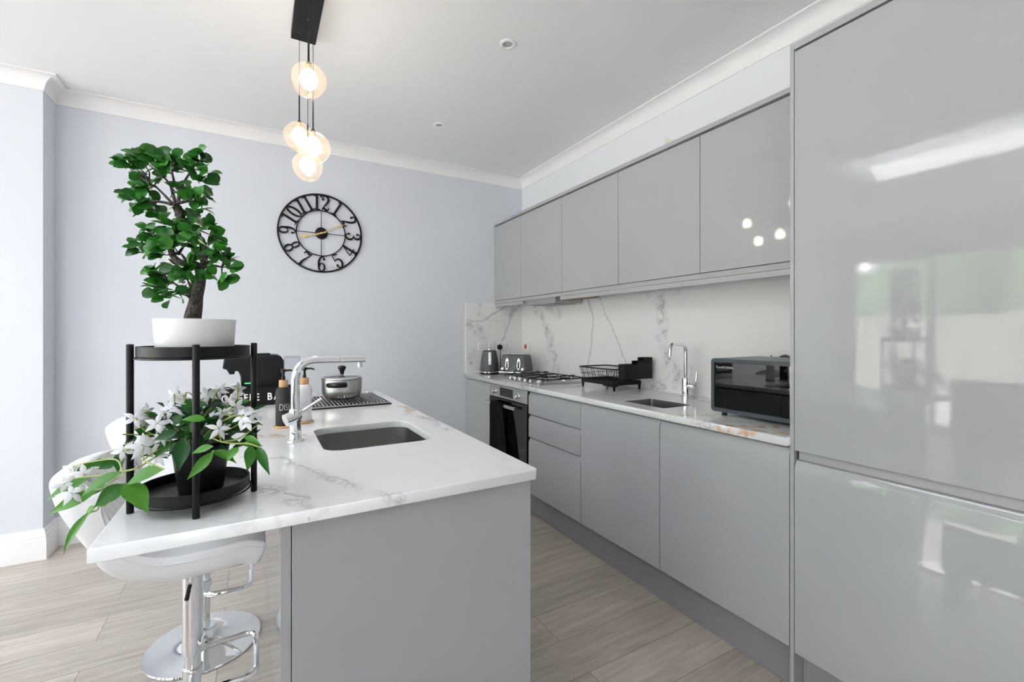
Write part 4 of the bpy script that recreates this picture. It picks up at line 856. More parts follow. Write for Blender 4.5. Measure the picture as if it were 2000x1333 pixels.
def stool(cx, cy, label, dz=0):
    t = thing('bar_stool', label, 'stool', (cx, cy, 0), 'white bucket bar stools')
    vi, vo, nu, nv = bucket(cx, cy, dz)
    def grid(mb, vs, flip=False):
        mb.add(vs, [((i*nv+j), (i*nv+j+1), ((i+1)*nv+j+1), ((i+1)*nv+j)) for i in range(nu-1) for j in range(nv-1)])
    mb = MB(); n = nu*nv; vs = vi+vo; fs = []
    for i in range(nu-1):
        for j in range(nv-1):
            a, b, c, d = i*nv+j, i*nv+j+1, (i+1)*nv+j+1, (i+1)*nv+j; fs += [(a, b, c, d), (n+d, n+c, n+b, n+a)]
    for i in range(nu-1):
        for j in (0, nv-1): a, b = i*nv+j, (i+1)*nv+j; fs.append((a, b, n+b, n+a))
    for j in range(nv-1):
        for i in (0, nu-1): a, b = i*nv+j, i*nv+j+1; fs.append((a, b, n+b, n+a))
    mb.add(vs, fs); st = mb.build('seat', LEATHER, t, smooth=True, subsurf=1, angle=180)
    # quilted pad on the inner back and seat
    qv = []; qn = 0; i0, i1 = 2, 16
    for i in range(i0, i1):
        for j in range(2, nv-2): qv.append(vi[i*nv+j]+Vector((.004, 0, .002)))
        qn += 1
    w_ = nv-4
    q = MB().add(qv, [(i*w_+j, i*w_+j+1, (i+1)*w_+j+1, (i+1)*w_+j) for i in range(qn-1) for j in range(w_-1)]).build('back_cushion', QUILT, t, smooth=True, angle=180)
    s = q.modifiers.new('s', 'SOLIDIFY'); s.thickness = .007; s.offset = 0
    seam = [(v.x, v.y, v.z) for v in [vo[i*nv+0]*.5+vi[i*nv+0]*.5+Vector((0, -.0015, 0)) for i in range(1, nu-1)]]
    MB().tube(seam, .0022, 6).build('piping', LEATHER, st, smooth=True)
    zt_ = .590+dz
    MB().box(cx-.08, cx+.08, cy-.08, cy+.08, zt_-.004, zt_+.004).build('seat_plate', BLACKP, t, bevel=.002)
    MB().lathe([(.027, .30), (.027, zt_-.006), (.024, zt_-.005), (0, zt_-.005)], (cx, cy, 0), 32).build('column_sleeve', CHROME, t, smooth=True)
    MB().lathe([(.0205, .05), (.0205, .2985)], (cx, cy, 0), 32).build('column', CHROME, t, smooth=True)
    MB().lathe([(0, .001), (.198, .001), (.200, .003), (.198, .008), (.17, .013), (.11, .022), (.065, .036), (.042, .054), (.040, .070), (.034, .072), (0, .072)], (cx, cy, 0), 64).build('base', CHROME, t, smooth=True, angle=50)
    hw = .115; x1 = cx+.165; zf = .243
    pts = arc_path([(cx, cy-.020, zf), (cx+.004, cy-hw*.92, zf), (x1, cy-hw, zf), (x1, cy+hw, zf), (cx+.004, cy+hw*.92, zf), (cx, cy+.020, zf)], .04, 7)
    fr_ = MB().tube(pts, .0088, 10).build('footrest', CHROME, t, smooth=True)
    MB().lathe([(.021, -.014), (.026, -.012), (.026, .012), (.021, .014)], (cx, cy, zf), 24, cap=False).build('clamp', CHROME, fr_, smooth=True)
    lv = MB().tube([(cx+.02, cy-.045, zt_-.006), (cx+.005, cy-.060, zt_-.03), (cx, cy-.063, zt_-.06)], .0035, 8).build('height_lever', CHROME, t, smooth=True)
    MB().tube([(cx, cy-.063, zt_-.058), (cx-.008, cy-.067, zt_-.10)], [.0045, .006], 8).build('lever_grip', BLACKP, lv, smooth=True)
    return t
stool(-.171, 1.645, 'near white leatherette bar stool with chrome base, pushed under the island corner')
stool(-.190, 2.195, 'farther white bar stool, its round chrome base fully visible on the floor', .03)
# ------------------------------------------------------------------ wall clock
CC = Vector((.409, YB-.016, 2.000))
t = thing('wall_clock', 'large round black skeleton wall clock with numerals and gold hands on back wall', 'clock', (CC.x, YB-.001, CC.z))
def toW(p, y=0): return Vector((CC.x+p[0], CC.y+y, CC.z+p[1]))
def flatring(r0, r1, th, seg=96):
    vs = []
    for k in range(seg):
        a = 2*pi*k/seg
        for r, y in ((r0, 0), (r1, 0), (r1, th), (r0, th)): vs.append(toW((r*cos(a), r*sin(a)), y))
    return MB().add(vs, [(k*4+i, ((k+1) % seg)*4+i, ((k+1) % seg)*4+(i+1) % 4, k*4+(i+1) % 4) for k in range(seg) for i in range(4)])
flatring(.282, .2935, .010).build('outer_ring', BLACKM, t)
flatring(.1655, .1725, .008, 72).build('inner_ring', BLACKM, t)
def ribbon(mb, pts, ws, th=.004, sm=True, y=0):
    P2 = [Vector((p[0], p[1], 0)) for p in pts]
    if sm and len(P2) > 2:
        n0 = len(P2); P2 = smoothpath(P2, 5); W2 = []
        for i in range(len(P2)):
            u = i/5; k = min(int(u), n0-2); W2.append(ws[k]*(1-(u-k))+ws[k+1]*(u-k))
        ws = W2
    vs = []
    for i, p in enumerate(P2):
        d = (P2[min(i+1, len(P2)-1)]-P2[max(i-1, 0)]).normalized(); nn = Vector((-d.y, d.x, 0))*ws[i]/2
        for q in (p+nn, p-nn): vs += [(q, 0), (q, th)]
    V = [v for v in vs]; n = len(P2); fs = []
    for i in range(n-1):
        a, b = i*4, (i+1)*4
        fs += [(a, b, b+2, a+2), (a+1, a+3, b+3, b+1), (a, a+1, b+1, b), (a+2, b+2, b+3, a+3)]
    fs += [(0, 2, 3, 1), ((n-1)*4, (n-1)*4+1, (n-1)*4+3, (n-1)*4+2)]
    return V, fs
def disc2(c, r, th=.004, n=14):
    V = [(Vector((c[0]+r*cos(2*pi*k/n), c[1]+r*sin(2*pi*k/n), 0)), y) for y in (0, th) for k in range(n)]
    return V, [tuple(range(n)), tuple(range(2*n-1, n-1, -1))]+[(k, (k+1) % n, (k+1) % n+n, k+n) for k in range(n)]
def ell(cx, cy, rx, ry, wx, wy, n=20):
    pts = [(cx+rx*cos(2*pi*k/n), cy+ry*sin(2*pi*k/n)) for k in range(n+1)]
    ws = [wy+(wx-wy)*abs(cos(2*pi*k/n)) for k in range(n+1)]
    return (pts, ws)
GL = {
 '1': ([([(.3, 0), (.3, 1)], [.17, .17]), ([(.06, .03), (.54, .03)], [.06, .06]), ([(.08, .90), (.3, .97)], [.07, .07])], [], .60),
 '2': ([([(.10, .76), (.16, .93), (.34, .98), (.52, .86), (.54, .70), (.42, .48), (.22, .26), (.06, .05)], [.06, .07, .08, .15, .17, .15, .09, .06]), ([(.06, .05), (.20, .14), (.38, .04), (.52, .06), (.58, .22)], [.06, .13, .14, .10, .05])], [((.15, .75), .085)], .64),
 '3': ([([(.10, .80), (.18, .95), (.34, .98), (.50, .86), (.50, .68), (.36, .54), (.24, .53)], [.05, .07, .08, .14, .14, .08, .06]), ([(.24, .53), (.40, .50), (.56, .36), (.54, .16), (.36, .02), (.16, .06), (.08, .20)], [.06, .08, .15, .16, .09, .07, .05])], [((.14, .78), .08), ((.13, .22), .085)], .62),
 '4': ([([(.44, 0), (.44, 1)], [.16, .16]), ([(.42, .98), (.04, .30)], [.06, .06]), ([(.03, .29), (.66, .29)], [.07, .07]), ([(.26, .03), (.62, .03)], [.06, .06])], [], .68),
 '5': ([([(.14, .98), (.54, .92)], [.12, .08]), ([(.14, .96), (.12, .54)], [.06, .06]), ([(.12, .54), (.34, .62), (.54, .46), (.54, .20), (.36, .02), (.16, .06), (.08, .20)], [.05, .08, .15, .16, .09, .07, .05])], [((.14, .22), .09)], .62),
 '6': ([ell(.34, .27, .21, .26, .14, .06), ([(.13, .32), (.13, .62), (.22, .86), (.38, .97), (.52, .90), (.55, .80)], [.14, .16, .13, .08, .06, .05])], [((.51, .80), .075)], .62),
 '7': ([([(.08, .78), (.12, .93), (.26, .97), (.42, .88), (.60, .97)], [.05, .10, .14, .12, .06]), ([(.60, .97), (.42, .60), (.28, .30), (.24, 0)], [.05, .10, .17, .20])], [], .62),
 '8': ([ell(.32, .74, .17, .23, .12, .06), ell(.32, .26, .22, .25, .15, .06)], [], .62),
 '9': ([ell(.30, .72, .21, .26, .14, .06), ([(.51, .68), (.51, .38), (.42, .14), (.26, .03), (.12, .10), (.09, .20)], [.14, .16, .13, .08, .06, .05])], [((.13, .20), .075)], .62),
 '0': ([ell(.33, .5, .22, .47, .16, .06, 28)], [], .66)}
for hnum in range(1, 13):
    s_ = str(hnum); H = .110; wtot = sum(GL[c][2] for c in s_)*H*.86; mb = MB()
    th_ = pi/2-hnum*pi/6; inward = hnum in (4, 5, 6, 7, 8)
    x_ = -wtot/2
    for ch in s_:
        strokes, dots, adv = GL[ch]; parts = []
        for pts, ws in strokes: parts.append(ribbon(mb, pts, ws))
        for c, r in dots: parts.append(disc2(c, r))
        for V, fs in parts:
            out = []
            for (q, y) in V:
                lx = (q.x*H*.86+x_); ly = (q.y-.5)*H
                if inward: lx, ly = -lx, -ly
                # local up = radial outward
                rad = .2275+ly; ex = Vector((cos(th_), sin(th_))); tx = Vector((sin(th_), -cos(th_)))
                w_ = ex*rad+tx*lx; out.append(toW((w_.x, w_.y), .002+y))
            mb.add(out, fs)
        x_ += adv*H*.86
    mb.build('numeral', BLACKM, t)
mb = MB()
for a in (0, pi/2, pi, 1.5*pi):
    e = Vector((cos(a), sin(a))); n_ = Vector((-e.y, e.x))*.0022
    vs = [toW(p, y) for y in (.002, .006) for p in (e*.03+n_, e*.167+n_, e*.167-n_, e*.03-n_)]
    mb.add(vs, [(0, 1, 2, 3), (7, 6, 5, 4), (0, 4, 5, 1), (1, 5, 6, 2), (2, 6, 7, 3), (3, 7, 4, 0)])
mb.build('spokes', BLACKM, t)
M = Matrix.Translation(toW((0, 0), .013)) @ Matrix.Rotation(pi/2, 4, 'X')
MB().lathe([(0, 0), (.043, 0), (.043, .013), (.040, .015), (0, .015)], seg=36, M=M).build('hub', BLACKM, t, smooth=True)
def hand(ang, L, tail, wd, yoff):
    e = Vector((cos(ang), sin(ang))); n_ = Vector((-e.y, e.x))
    prof = [(-tail, wd*1.4), (-tail*.4, wd), (0, wd*1.2), (L*.55, wd*.8), (L*.68, wd*1.5), (L*.80, wd*3.4), (L*.90, wd*1.6), (L, wd*.25)]
    vs = []
    for u, w in prof:
        for sgn in (1, -1):
            for y in (0, .0012): vs.append(toW(e*u+n_*w*sgn, -yoff-y))
    n = len(prof); fs = []
    for i in range(n-1):
        a, b = i*4, (i+1)*4; fs += [(a, b, b+2, a+2), (a+1, a+3, b+3, b+1), (a, a+1, b+1, b), (a+2, b+2, b+3, a+3)]
    fs += [(0, 2, 3, 1), ((n-1)*4, (n-1)*4+1, (n-1)*4+3, (n-1)*4+2)]
    return MB().add(vs, fs)
hand(radians(26.5), .185, .05, .0026, .005).build('minute_hand', GOLD, t)
hand(radians(196), .150, .035, .0036, .0035).build('hour_hand', GOLD, t)
MB().lathe([(0, 0), (.007, 0), (.006, .004), (0, .005)], seg=16, M=Matrix.Translation(toW((0, 0), -.0065)) @ Matrix.Rotation(pi/2, 4, 'X')).build('centre_pin', GOLD, t, smooth=True)
MB().box(CC.x-.006, CC.x+.006, CC.y+.012, YB-.0005, CC.z+.270, CC.z+.286).build('hanger', BLACKM, t)

# ------------------------------------------------------------------ pendant lamp
t = thing('pendant_light', 'black ceiling bar with four champagne glass globe pendants over the island', 'pendant light', (.188, 2.08, ZC))
MB().box(.1345, .2420, 1.78, 2.368, ZC-.030, ZC-.0005).build('ceiling_bar', BLACKM, t, bevel=.001)
GLB = [(.172, 1.920, 2.244, .064), (.166, 2.302, 2.167, .066), (.196, 2.010, 2.018, .066), (.192, 2.188, 1.997, .063)]
for i, (x, y, z, r) in enumerate(GLB):
    top = z+r*.98
    cd = MB().tube([(x, y, ZC-.030), (x, y, top+.07)], .0012, 6).build('cord', BLACKM, t)
    MB().lathe([(.0018, .13), (.0028, .12), (.0030, .015), (.010, .006), (.010, 0), (0, 0)], (x, y, top), 12).build('stem_cap', BLACKM, cd, smooth=True)
    MB().lathe([(.003, -.003), (.0032, .0), (0, .0)], (x, y, ZC-.030), 10).build('cord_grip', CHROME, cd)
    prof = []
    for k in range(19):
        a = -pi/2+pi*k/18; rr_ = r*cos(a)*(1.0+.04*sin(3*a)); prof.append((max(rr_, 0 if k in (0, 18) else .004), r*1.02*sin(a)))
    Mt = Matrix.Translation((x, y, z)) @ Matrix.Rotation(radians((12, -10, 14, -8)[i]), 4, 'Y') @ Matrix.Rotation(radians((8, 12, -10, 6)[i]), 4, 'X')
    g_ = MB().lathe(prof, seg=36, M=Mt).build('glass_globe', AMBER, t, smooth=True, angle=180)
    bp_ = [(0, -.034), (.018, -.030), (.031, -.014), (.034, .004), (.030, .020), (.020, .034), (.012, .042), (0, .042)]
    MB().lathe(bp_, (x, y, z+.002), 24).build('bulb', BULB, g_, smooth=True, angle=180)
    MB().lathe([(.012, .044), (.012, r*.93), (0, r*.93)], (x, y, z+.001), 16).build('lamp_holder', GOLD, g_, smooth=True)
# small hanging lamp over the dining end (reflected in the tall doors)
t = thing('small_pendant', 'small hanging lamp by the roof window, seen reflected in the tall cabinet door', 'pendant light', (-2.34, 2.26, ZC))
MB().lathe([(0, 0), (.05, -.035), (.06, -.06), (.062, 0)], (-2.34, 2.26, ZC-.001), 20).build('ceiling_rose', BLACKM, t)
MB().tube([(-2.34, 2.26, ZC-.06), (-2.34, 2.26, 1.99)], .003, 6).build('cord', BLACKM, t)
MB().lathe([(0, -.04), (.03, -.025), (.036, 0), (.025, .03), (0, .045)], (-2.34, 2.26, 1.945), 16).build('bulb', BULB, t, smooth=True)

# downlights
for (x, y, lab_) in ((1.073, 1.939, 'round white recessed ceiling spotlight nearer the camera'), (1.081, 2.924, 'round white recessed ceiling spotlight nearer the back wall')):
    t = thing('downlight', lab_, 'ceiling spotlight', (x, y, ZC), 'recessed ceiling spotlights')
    MB().lathe([(.024, -.0015), (.026, -.006), (.036, -.0065), (.041, -.004), (.0415, -.0003)], (x, y, ZC), 36, cap=False).build('bezel', TRIMW, t, smooth=True)
    MB().lathe([(0, -.0012), (.025, -.0012)], (x, y, ZC), 24, cap=False).build('lamp', mat('unlit_lamp_face', (.42, .42, .40), .25), t)

# ------------------------------------------------------------------ worktop objects
# kettle
kx, ky = 1.752, 3.498
t = thing('kettle', 'slate grey tapered kettle in the corner beside the toaster', 'kettle', (kx, ky, .9))
MB().lathe([(0, 0), (.083, 0), (.084, .006), (.082, .012), (0, .012)], (kx, ky, .9005), 36).build('base', BLACKP, t, smooth=True)
MB().lathe([(.080, 0), (.0835, .003), (.0835, .008), (.080, .011)], (kx, ky, .9130), 36).build('base_ring', CHROME, t, smooth=True)
MB().lathe([(0, 0), (.080, 0), (.082, .020), (.078, .070), (.069, .125), (.060, .168), (.058, .176), (.050, .182), (0, .184)], (kx, ky, .9245), 36).build('body', SLATE, t, smooth=True, angle=50)
MB().lathe([(0, 0), (.010, 0), (.008, .012), (.011, .020), (0, .023)], (kx, ky, 1.1085), 16).build('lid_knob', CHROME, t, smooth=True)
a = math.atan2(-ky, -kx)+.06; d = Vector((cos(a), sin(a), 0)); s_ = Vector((-d.y, d.x, 0))
c = Vector((kx, ky, 0))
vs = []
for z, r in ((.985, .0785), (1.02, .0735), (1.06, .0672), (1.09, .0625)):
    for q in (-.012, -.006, .006, .012): vs.append(c+d*(r+.0035-abs(q)*.12)+s_*q*(1.0)+Vector((0, 0, z)))
MB().add(vs, [(i*4+j, i*4+j+1, (i+1)*4+j+1, (i+1)*4+j) for i in range(3) for j in range(3)]).build('water_gauge', CHROME, t)
b0 = c-d*.05
MB().tube(arc_path([b0+Vector((0, 0, 1.085))-d*.010, b0-d*.065+Vector((0, 0, 1.10)), b0-d*.060+Vector((0, 0, .97)), b0-d*.022+Vector((0, 0, .96))], .03), .009, 8).build('handle', BLACKP, t, smooth=True)
# toaster
M = Matrix.Translation((1.9255, 3.327, .9005)) @ Matrix.Rotation(radians(-51), 4, 'Z')   # local x along the front, -y is the front
t = thing('toaster', 'slate grey four-slot toaster with chrome levers behind the hob', 'toaster', (1.9255, 3.327, .9))
w_, dp = .122, .098
def tprism(mb, z0, z1, a0, a1, b0, b1):
    vs = [M @ Vector(p) for p in ((-a0, -b0, z0), (a0, -b0, z0), (a0, b0, z0), (-a0, b0, z0), (-a1, -b1, z1), (a1, -b1, z1), (a1, b1, z1), (-a1, b1, z1))]
    return mb.add(vs, [(3, 2, 1, 0), (4, 5, 6, 7), (0, 1, 5, 4), (1, 2, 6, 5), (2, 3, 7, 6), (3, 0, 4, 7)])
tprism(MB(), 0, .022, w_, w_-.001, dp, dp-.001).build('base', SLATE, t, bevel=.004)
tprism(MB(), .0225, .029, w_+.001, w_, dp+.001, dp).build('base_band', CHROME, t, bevel=.002)
tprism(MB(), .0295, .170, w_-.002, w_-.020, dp-.003, dp-.022).build('body', SLATE, t, bevel=.008, bseg=3)
for x in (-.062, -.021, .021, .062):
    MB().box(x-.010, x+.010, -.062, .062, .1702, .1760, M).build('slot_rim', CHROME, t, bevel=.002)
def fy(z): return -(dp-.003-(z-.0295)/.14*.019)-.0012
for x in (-.052, .052):
    vs = [M @ Vector((x+.015*cos(2*pi*k/20), fy(.09+ .042*sin(2*pi*k/20)*1.0)-(.0 if i else .0022), .095+(.048 if sin(2*pi*k/20) > 0 else .048)*sin(2*pi*k/20))) for i in (0, 1) for k in range(20)]
    lv = MB().add(vs, [tuple(range(20)), tuple(range(39, 19, -1))]+[(k, (k+1) % 20, (k+1) % 20+20, k+20) for k in range(20)]).build('lever_plate', STEEL, t)
    vs = [M @ Vector((x+sx_*.008, fy(z)-o_, z)) for z in (.058, .116) for sx_, o_ in ((-1, .0018), (1, .0018), (1, .0042), (-1, .0042))]
    MB().add(vs, [(0, 1, 2, 3), (7, 6, 5, 4)]+[(i, (i+1) % 4, (i+1) % 4+4, i+4) for i in range(4)]).build('slot', BLACKP, lv)
    MB().box(x-.010, x+.010, fy(.10)-.014, fy(.10)-.0045, .098, .105, M).build('lever', CHROME, lv)
    for z in (.055, .070, .085):
        MB().box(x*.42-.003, x*.42+.003, fy(z)-.003, fy(z), z-.003, z+.003, M).build('button', CHROME, t)
for x in (-.090, .090):
    MB().lathe([(.013, 0), (.013, .010), (.010, .012), (0, .012)], seg=18, M=M @ Matrix.Translation((x, fy(.05)+.001, .052)) @ Matrix.Rotation(pi/2, 4, 'X')).build('dial', CHROME, t, smooth=True)
MB().box(-.014, .014, fy(.04)-.002, fy(.04), .034, .042, M).build('badge', CHROME, t)

# hob
t = thing('gas_hob', 'stainless five-burner gas hob with black pan supports in the worktop', 'hob', (1.87, 2.845, .9))
hx0, hx1, hy0, hy1 = 1.655, 2.085, 2.560, 3.130
MB().prism(rrect(hx0, hx1, hy0, hy1, .012), 'z', .9005, .9060).build('steel_plate', STEEL, t, bevel=.001)
for (bx, by, br_) in ((1.76, 2.70, .030), (1.98, 2.70, .036), (1.76, 2.99, .036), (1.98, 2.99, .026), (1.87, 2.845, .048)):
    b_ = MB().lathe([(br_+.014, 0), (br_+.012, .006), (br_+.002, .009), (br_+.002, .014), (0, .014)], (bx, by, .9062), 28).build('burner', STEEL, t, smooth=True)
    MB().lathe([(br_, 0), (br_, .004), (br_*.9, .006), (0, .0065)], (bx, by, .9205), 28).build('burner_cap', CAST, b_, smooth=True)
for (a0, a1) in ((2.575, 2.765), (2.770, 2.925), (2.930, 3.118)):
    g_ = MB(); x0, x1 = 1.700, 2.070; z = .938
    g_.tube(arc_path([(x0, a0, .912), (x0, a0, z-.008), (x1, a0, z-.008), (x1, a0, .912)], .008, 4), .0042, 6)
    g_.tube(arc_path([(x0, a1, .912), (x0, a1, z-.008), (x1, a1, z-.008), (x1, a1, .912)], .008, 4), .0042, 6)
    ym = (a0+a1)/2
    for xx in (x0+.005, (x0+x1)/2, x1-.005): g_.tube([(xx, a0, z-.008), (xx, a1, z-.008)], .0038, 6)
    for xc in ((1.76, 1.98) if a0 != 2.770 else (1.87,)):
        for dx, dy in ((1, 0), (-1, 0), (0, 1), (0, -1)):
            g_.tube(arc_path([(xc+dx*.020, ym+dy*.020, z+.004), (xc+dx*.062, ym+dy*.062, z+.004), (xc+dx*.066, ym+dy*.066, z-.008)], .005, 3), .0040, 6)
    g_.build('pan_support', CAST, t, smooth=True)
for k in range(5):
    MB().lathe([(.014, 0), (.015, .003), (.012, .018), (.010, .020), (0, .020)], (1.678, 2.70+.072*k, .9062), 18).build('control_knob', STEEL, t, smooth=True)
# dish rack
t = thing('dish_rack', 'black wire dish rack with slotted feet on worktop between hob and sink', 'dish rack', (1.98, 2.21, .9))
x0, x1, y0, y1 = 1.870, 2.095, 2.055, 2.370
tr = MB().box(x0, x1, y0, y1, .934, .940).box(x0, x0+.004, y0, y1, .940, .958).box(x1-.004, x1, y0, y1, .940, .958).box(x0+.004, x1-.004, y0, y0+.004, .940, .958).box(x0+.004, x1-.004, y1-.004, y1, .940, .958)
tr.build('tray', BLACKM, t, bevel=.001)
for (x, y) in ((x0+.008, y0+.008), (x1-.008, y0+.008), (x0+.008, y1-.008), (x1-.008, y1-.008)):
    MB().lathe([(.0055, 0), (.0095, .033)], (x, y, .9005), 10).build('foot', BLACKM, t, smooth=True)
MB().box(x0+.05, x0+.09, y0+.06, y0+.16, .918, .9335).build('drain_spout', BLACKM, t, bevel=.003)
wb = MB(); rz = 1.034; e = .012
c4 = [(x0-e, y0-e), (x1+.002, y0-e), (x1+.002, y1+e), (x0-e, y1+e)]
rim = MB().tube(arc_path([(c4[0][0], c4[0][1]+.05, rz)]+[(c4[0][0], c4[0][1], rz), (c4[1][0], c4[1][1], rz), (c4[2][0], c4[2][1], rz), (c4[3][0], c4[3][1], rz), (c4[0][0], c4[0][1]+.05, rz)], .02, 4), .0042, 8)
rim.build('rim', BLACKM, t, smooth=True)
def lp(a, b, u): return a+(b-a)*u
for k in range(21):
    u = k/20
    for (A, B) in ((0, 3), (1, 2)):
        xt = c4[A][0]; yt = lp(c4[A][1], c4[B][1], .02+.96*u); xb = x0+.010 if A == 0 else x1-.010; yb = lp(y0+.010, y1-.010, u)
        wb.tube([(xt, yt, rz), (xb, yb, .948)], .0014, 5)
for k in range(13):
    u = k/12
    for (A, B) in ((0, 1), (3, 2)):
        yt = c4[A][1]; xt = lp(c4[A][0], c4[B][0], .02+.96*u); yb = y0+.010 if A == 0 else y1-.010; xb = lp(x0+.010, x1-.010, u)
        wb.tube([(xt, yt, rz), (xb, yb, .948)], .0014, 5)
hz = .992; q = .45
m4 = [(lp(c4[0][0], x0+.01, q), lp(c4[0][1], y0+.01, q)), (lp(c4[1][0], x1-.01, q), lp(c4[1][1], y0+.01, q)), (lp(c4[2][0], x1-.01, q), lp(c4[2][1], y1-.01, q)), (lp(c4[3][0], x0+.01, q), lp(c4[3][1], y1-.01, q))]
wb.tube([(*p, hz) for p in m4], .0016, 5, closed=True)
for k in range(10):
    yy = y0+.03+.029*k; n_ = 12
    wb.tube([(lp(x0+.012, x1-.012, i/(n_*2)), yy, .950+.016*(i % 2)) for i in range(n_*2+1)], .0013, 5)
wb.build('wire_basket', BLACKM, t, smooth=True)
ch = thing('cutlery_holder', 'solid black stepped cutlery holder hooked on the near end of the dish rack', 'cutlery holder', (2.0, 2.01, .97))
prof = [(1.888, .976), (2.118, .976), (2.118, 1.106), (2.045, 1.106), (2.045, 1.086), (1.995, 1.086), (1.995, 1.068), (1.888, 1.068)]
MB().prism(prof, 'y', 1.985, 1.990).prism(prof, 'y', 2.031, 2.036).box(1.888, 1.892, 1.990, 2.031, .976, 1.068).box(2.114, 2.118, 1.990, 2.031, .976, 1.106).box(1.892, 2.114, 1.990, 2.031, .976, .980).build('holder', BLACKM, ch)
for x in (1.93, 2.07): MB().tube(arc_path([(x, 2.037, 1.03), (x, 2.037, 1.0415), (x, 2.049, 1.0415), (x, 2.049, 1.030)], .004, 3), .0022, 6).build('hook', BLACKM, ch)

# microwave
t = thing('microwave', 'dark blue-grey microwave with mirrored door beside the tall cabinet', 'microwave', (1.92, 1.09, .9))
mx0, my0, my1, mz0, mz1 = 1.733, .885, 1.287, .916, 1.146
pr_ = [(p[0], p[1]) for p in rrect(my0, my1, mz0, mz1, .016, 5)]
MB().prism(pr_, 'x', mx0+.024, 2.07).build('body', MWBODY, t, bevel=.003)
inner = rrect(my0+.012, my1-.014, mz0+.016, mz1-.016, .006, 5)
n_ = len(pr_); vs = []
for x, pp in ((mx0+.023, pr_), (mx0, pr_), (mx0, inner), (mx0+.006, inner)):
    vs += [(x, p[0], p[1]) for p in pp]
MB().add(vs, [(l*n_+i, l*n_+(i+1) % n_, (l+1)*n_+(i+1) % n_, (l+1)*n_+i) for l in range(3) for i in range(n_)]+[tuple(i for i in range(n_))]).build('door_frame', MWBODY, t, smooth=True, angle=40)
MB().box(mx0+.0055, mx0+.0085, .955, my1-.015, mz0+.017, mz1-.017).build('mirror_door', MIRROR, t)
cpn = MB().box(mx0+.0015, mx0+.0070, my0+.014, .9535, mz0+.008, mz1-.008).build('control_strip', CHROME, t, bevel=.001)
MB().box(mx0-.0002, mx0+.0013, my0+.022, .944, 1.085, 1.118).build('display', BLACKG, cpn)
for z in (1.060, 1.040, 1.020): MB().box(mx0, mx0+.0013, my0+.024, .942, z-.006, z+.006).build('button', STEEL, cpn)
for (x, y) in ((1.76, 1.24), (1.76, .93), (2.04, 1.24), (2.04, .93)): MB().cyl((x, y), .011, .9003, .9160, 12).build('foot', BLACKP, t)
RT = Matrix.Rotation(-pi/2, 4, 'Z') @ Matrix.Rotation(pi/2, 4, 'X')
text('Russell Hobbs', .0145, Matrix.Translation((mx0+.0052, 1.266, 1.104)) @ RT, 'lettering', GREYTXT, t, .0001)

# sockets
def socket(name, M, label, w=.140, h=.082, double=True, red=False):
    t = thing(name, label, 'socket', M.translation)
    MB().prism(rrect(-w/2, w/2, -h/2, h/2, .006), 'z', .0003, .008, M).build('plate', WHITEP, t, bevel=.0015)
    def hole(x, y, a, b, m=BLACKP): MB().box(x-a, x+a, y-b, y+b, .0081, .0088, M).build('pin_hole', m, t)
    if red:
        MB().box(-.016, .014, -.020, .020, .0081, .0140, M).build('rocker', REDP, t, bevel=.002)
    else:
        for cx_ in ((-w/4, w/4) if double else (0,)):
            hole(cx_, .010, .0022, .005); hole(cx_-.011, -.012, .0035, .0018); hole(cx_+.011, -.012, .0035, .0018)
            MB().box(cx_-.006+(.0 if not double else (.02 if cx_ > 0 else -.02)), cx_+.006+(.0 if not double else (.02 if cx_ > 0 else -.02)), .014, .030, .0081, .0115, M).build('switch', WHITEP, t, bevel=.001)
    return t
def wallM(x, z): return Matrix.Translation((x, 3.6122, z)) @ Matrix.Rotation(pi/2, 4, 'X')
def sideM(y, z): return Matrix.Translation((2.1462, y, z)) @ Matrix.Rotation(-pi/2, 4, 'Z') @ Matrix.Rotation(pi/2, 4, 'X')
socket('wall_socket', wallM(1.735, 1.137), 'white single switch plate on marble above the kettle', .078, .078, False)
socket('wall_socket', wallM(1.822, 1.137), 'narrow white switch plate between kettle socket and plugged-in double socket', .060, .078, False)
socket('wall_socket', wallM(1.950, 1.136), 'white double wall socket with black plug, behind the toaster', .140)
socket('cooker_switch', sideM(3.525, 1.131), 'white switch plate with red rocker near the corner above toaster', .125, .080, False, True)
socket('wall_socket', sideM(1.225, 1.135), 'white double wall socket on splashback above the microwave', .140)
t = thing('power_plug', 'black plug and cable in the double socket beside the kettle', 'plug', (1.900, 3.60, 1.13))
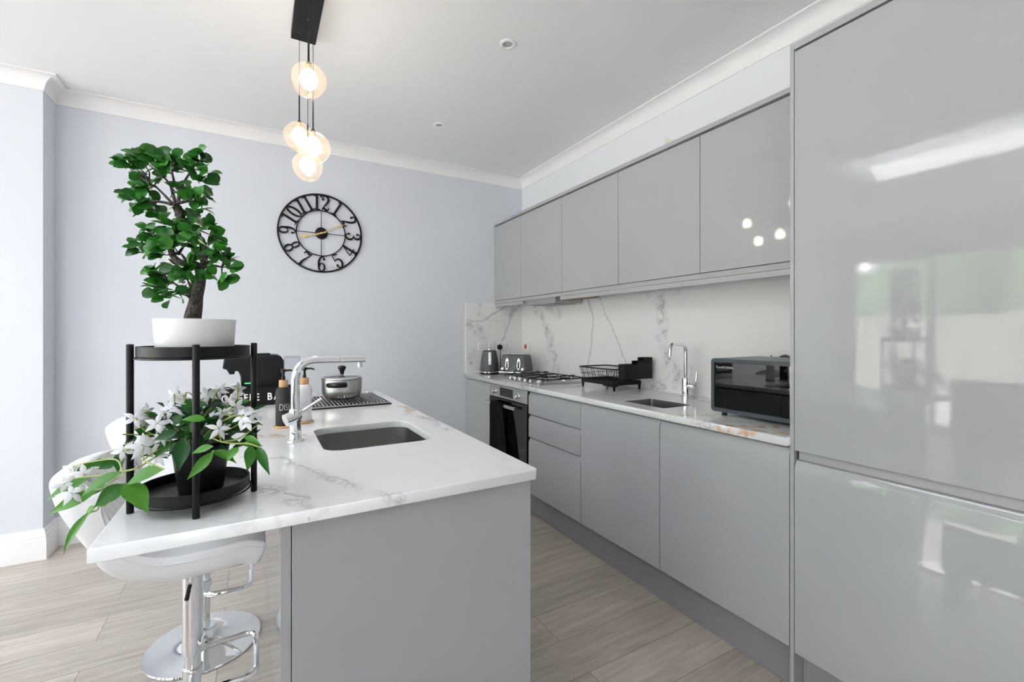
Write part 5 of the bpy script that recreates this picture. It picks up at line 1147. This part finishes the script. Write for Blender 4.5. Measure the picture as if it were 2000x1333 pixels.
MB().lathe([(0, 0), (.024, 0), (.025, .006), (.022, .022), (.016, .027), (0, .028)], seg=20, M=Matrix.Translation((1.905, 3.6030, 1.128)) @ Matrix.Rotation(pi/2, 4, 'X')).build('plug_body', BLACKP, t, smooth=True)
MB().tube(smoothpath([(1.905, 3.585, 1.112), (1.905, 3.583, 1.07), (1.907, 3.585, 1.0), (1.900, 3.58, .93), (1.895, 3.55, .9045), (1.91, 3.48, .9045)], 5), .0035, 6).build('cable', BLACKP, t, smooth=True)
t = thing('power_plug', 'black plug in the socket just above the microwave, next to the tall unit', 'plug', (2.13, 1.19, 1.13))
MB().lathe([(0, 0), (.022, 0), (.023, .006), (.018, .030), (0, .032)], seg=18, M=Matrix.Translation((2.1370, 1.190, 1.133)) @ Matrix.Rotation(-pi/2, 4, 'Y')).build('plug_body', BLACKP, t, smooth=True)

# dining furniture that only shows as a reflection in the tall doors
def dining_chair(x, y, rz, label):
    t = thing('dining_chair', label, 'chair', (x, y, 0), 'dark dining chairs seen in the reflection')
    M = Matrix.Translation((x, y, 0)) @ Matrix.Rotation(rz, 4, 'Z')
    MB().box(-.22, .22, -.22, .22, .40, .47, M).build('seat', DCHAIR, t, bevel=.02, bseg=3)
    MB().prism([(-.22, .47), (-.17, .47), (-.21, .93), (-.26, .93)], 'y', -.22, .22, M).build('backrest', DCHAIR, t, bevel=.02, bseg=3)
    for sx_ in (-.18, .18):
        for sy_ in (-.18, .18): MB().box(sx_-.018, sx_+.018, sy_-.018, sy_+.018, .001, .40, M).build('leg', DARKW, t)
dining_chair(-1.32, 1.02, pi, 'dark upholstered dining chair reflected in the tall door, nearer the island')
dining_chair(-1.36, .38, pi, 'dark upholstered dining chair reflected in the tall door, nearer the camera')
t = thing('dining_table', 'dark dining table standing by the glazed doors behind the reflected chairs', 'table', (-2.1, .6, 0))
MB().box(-2.55, -1.68, -.1, 1.4, .71, .745).build('table_top', DARKW, t, bevel=.004)
for x in (-2.48, -1.75):
    for y in (-.03, 1.33): MB().box(x-.03, x+.03, y-.03, y+.03, .001, .71).build('leg', DARKW, t)
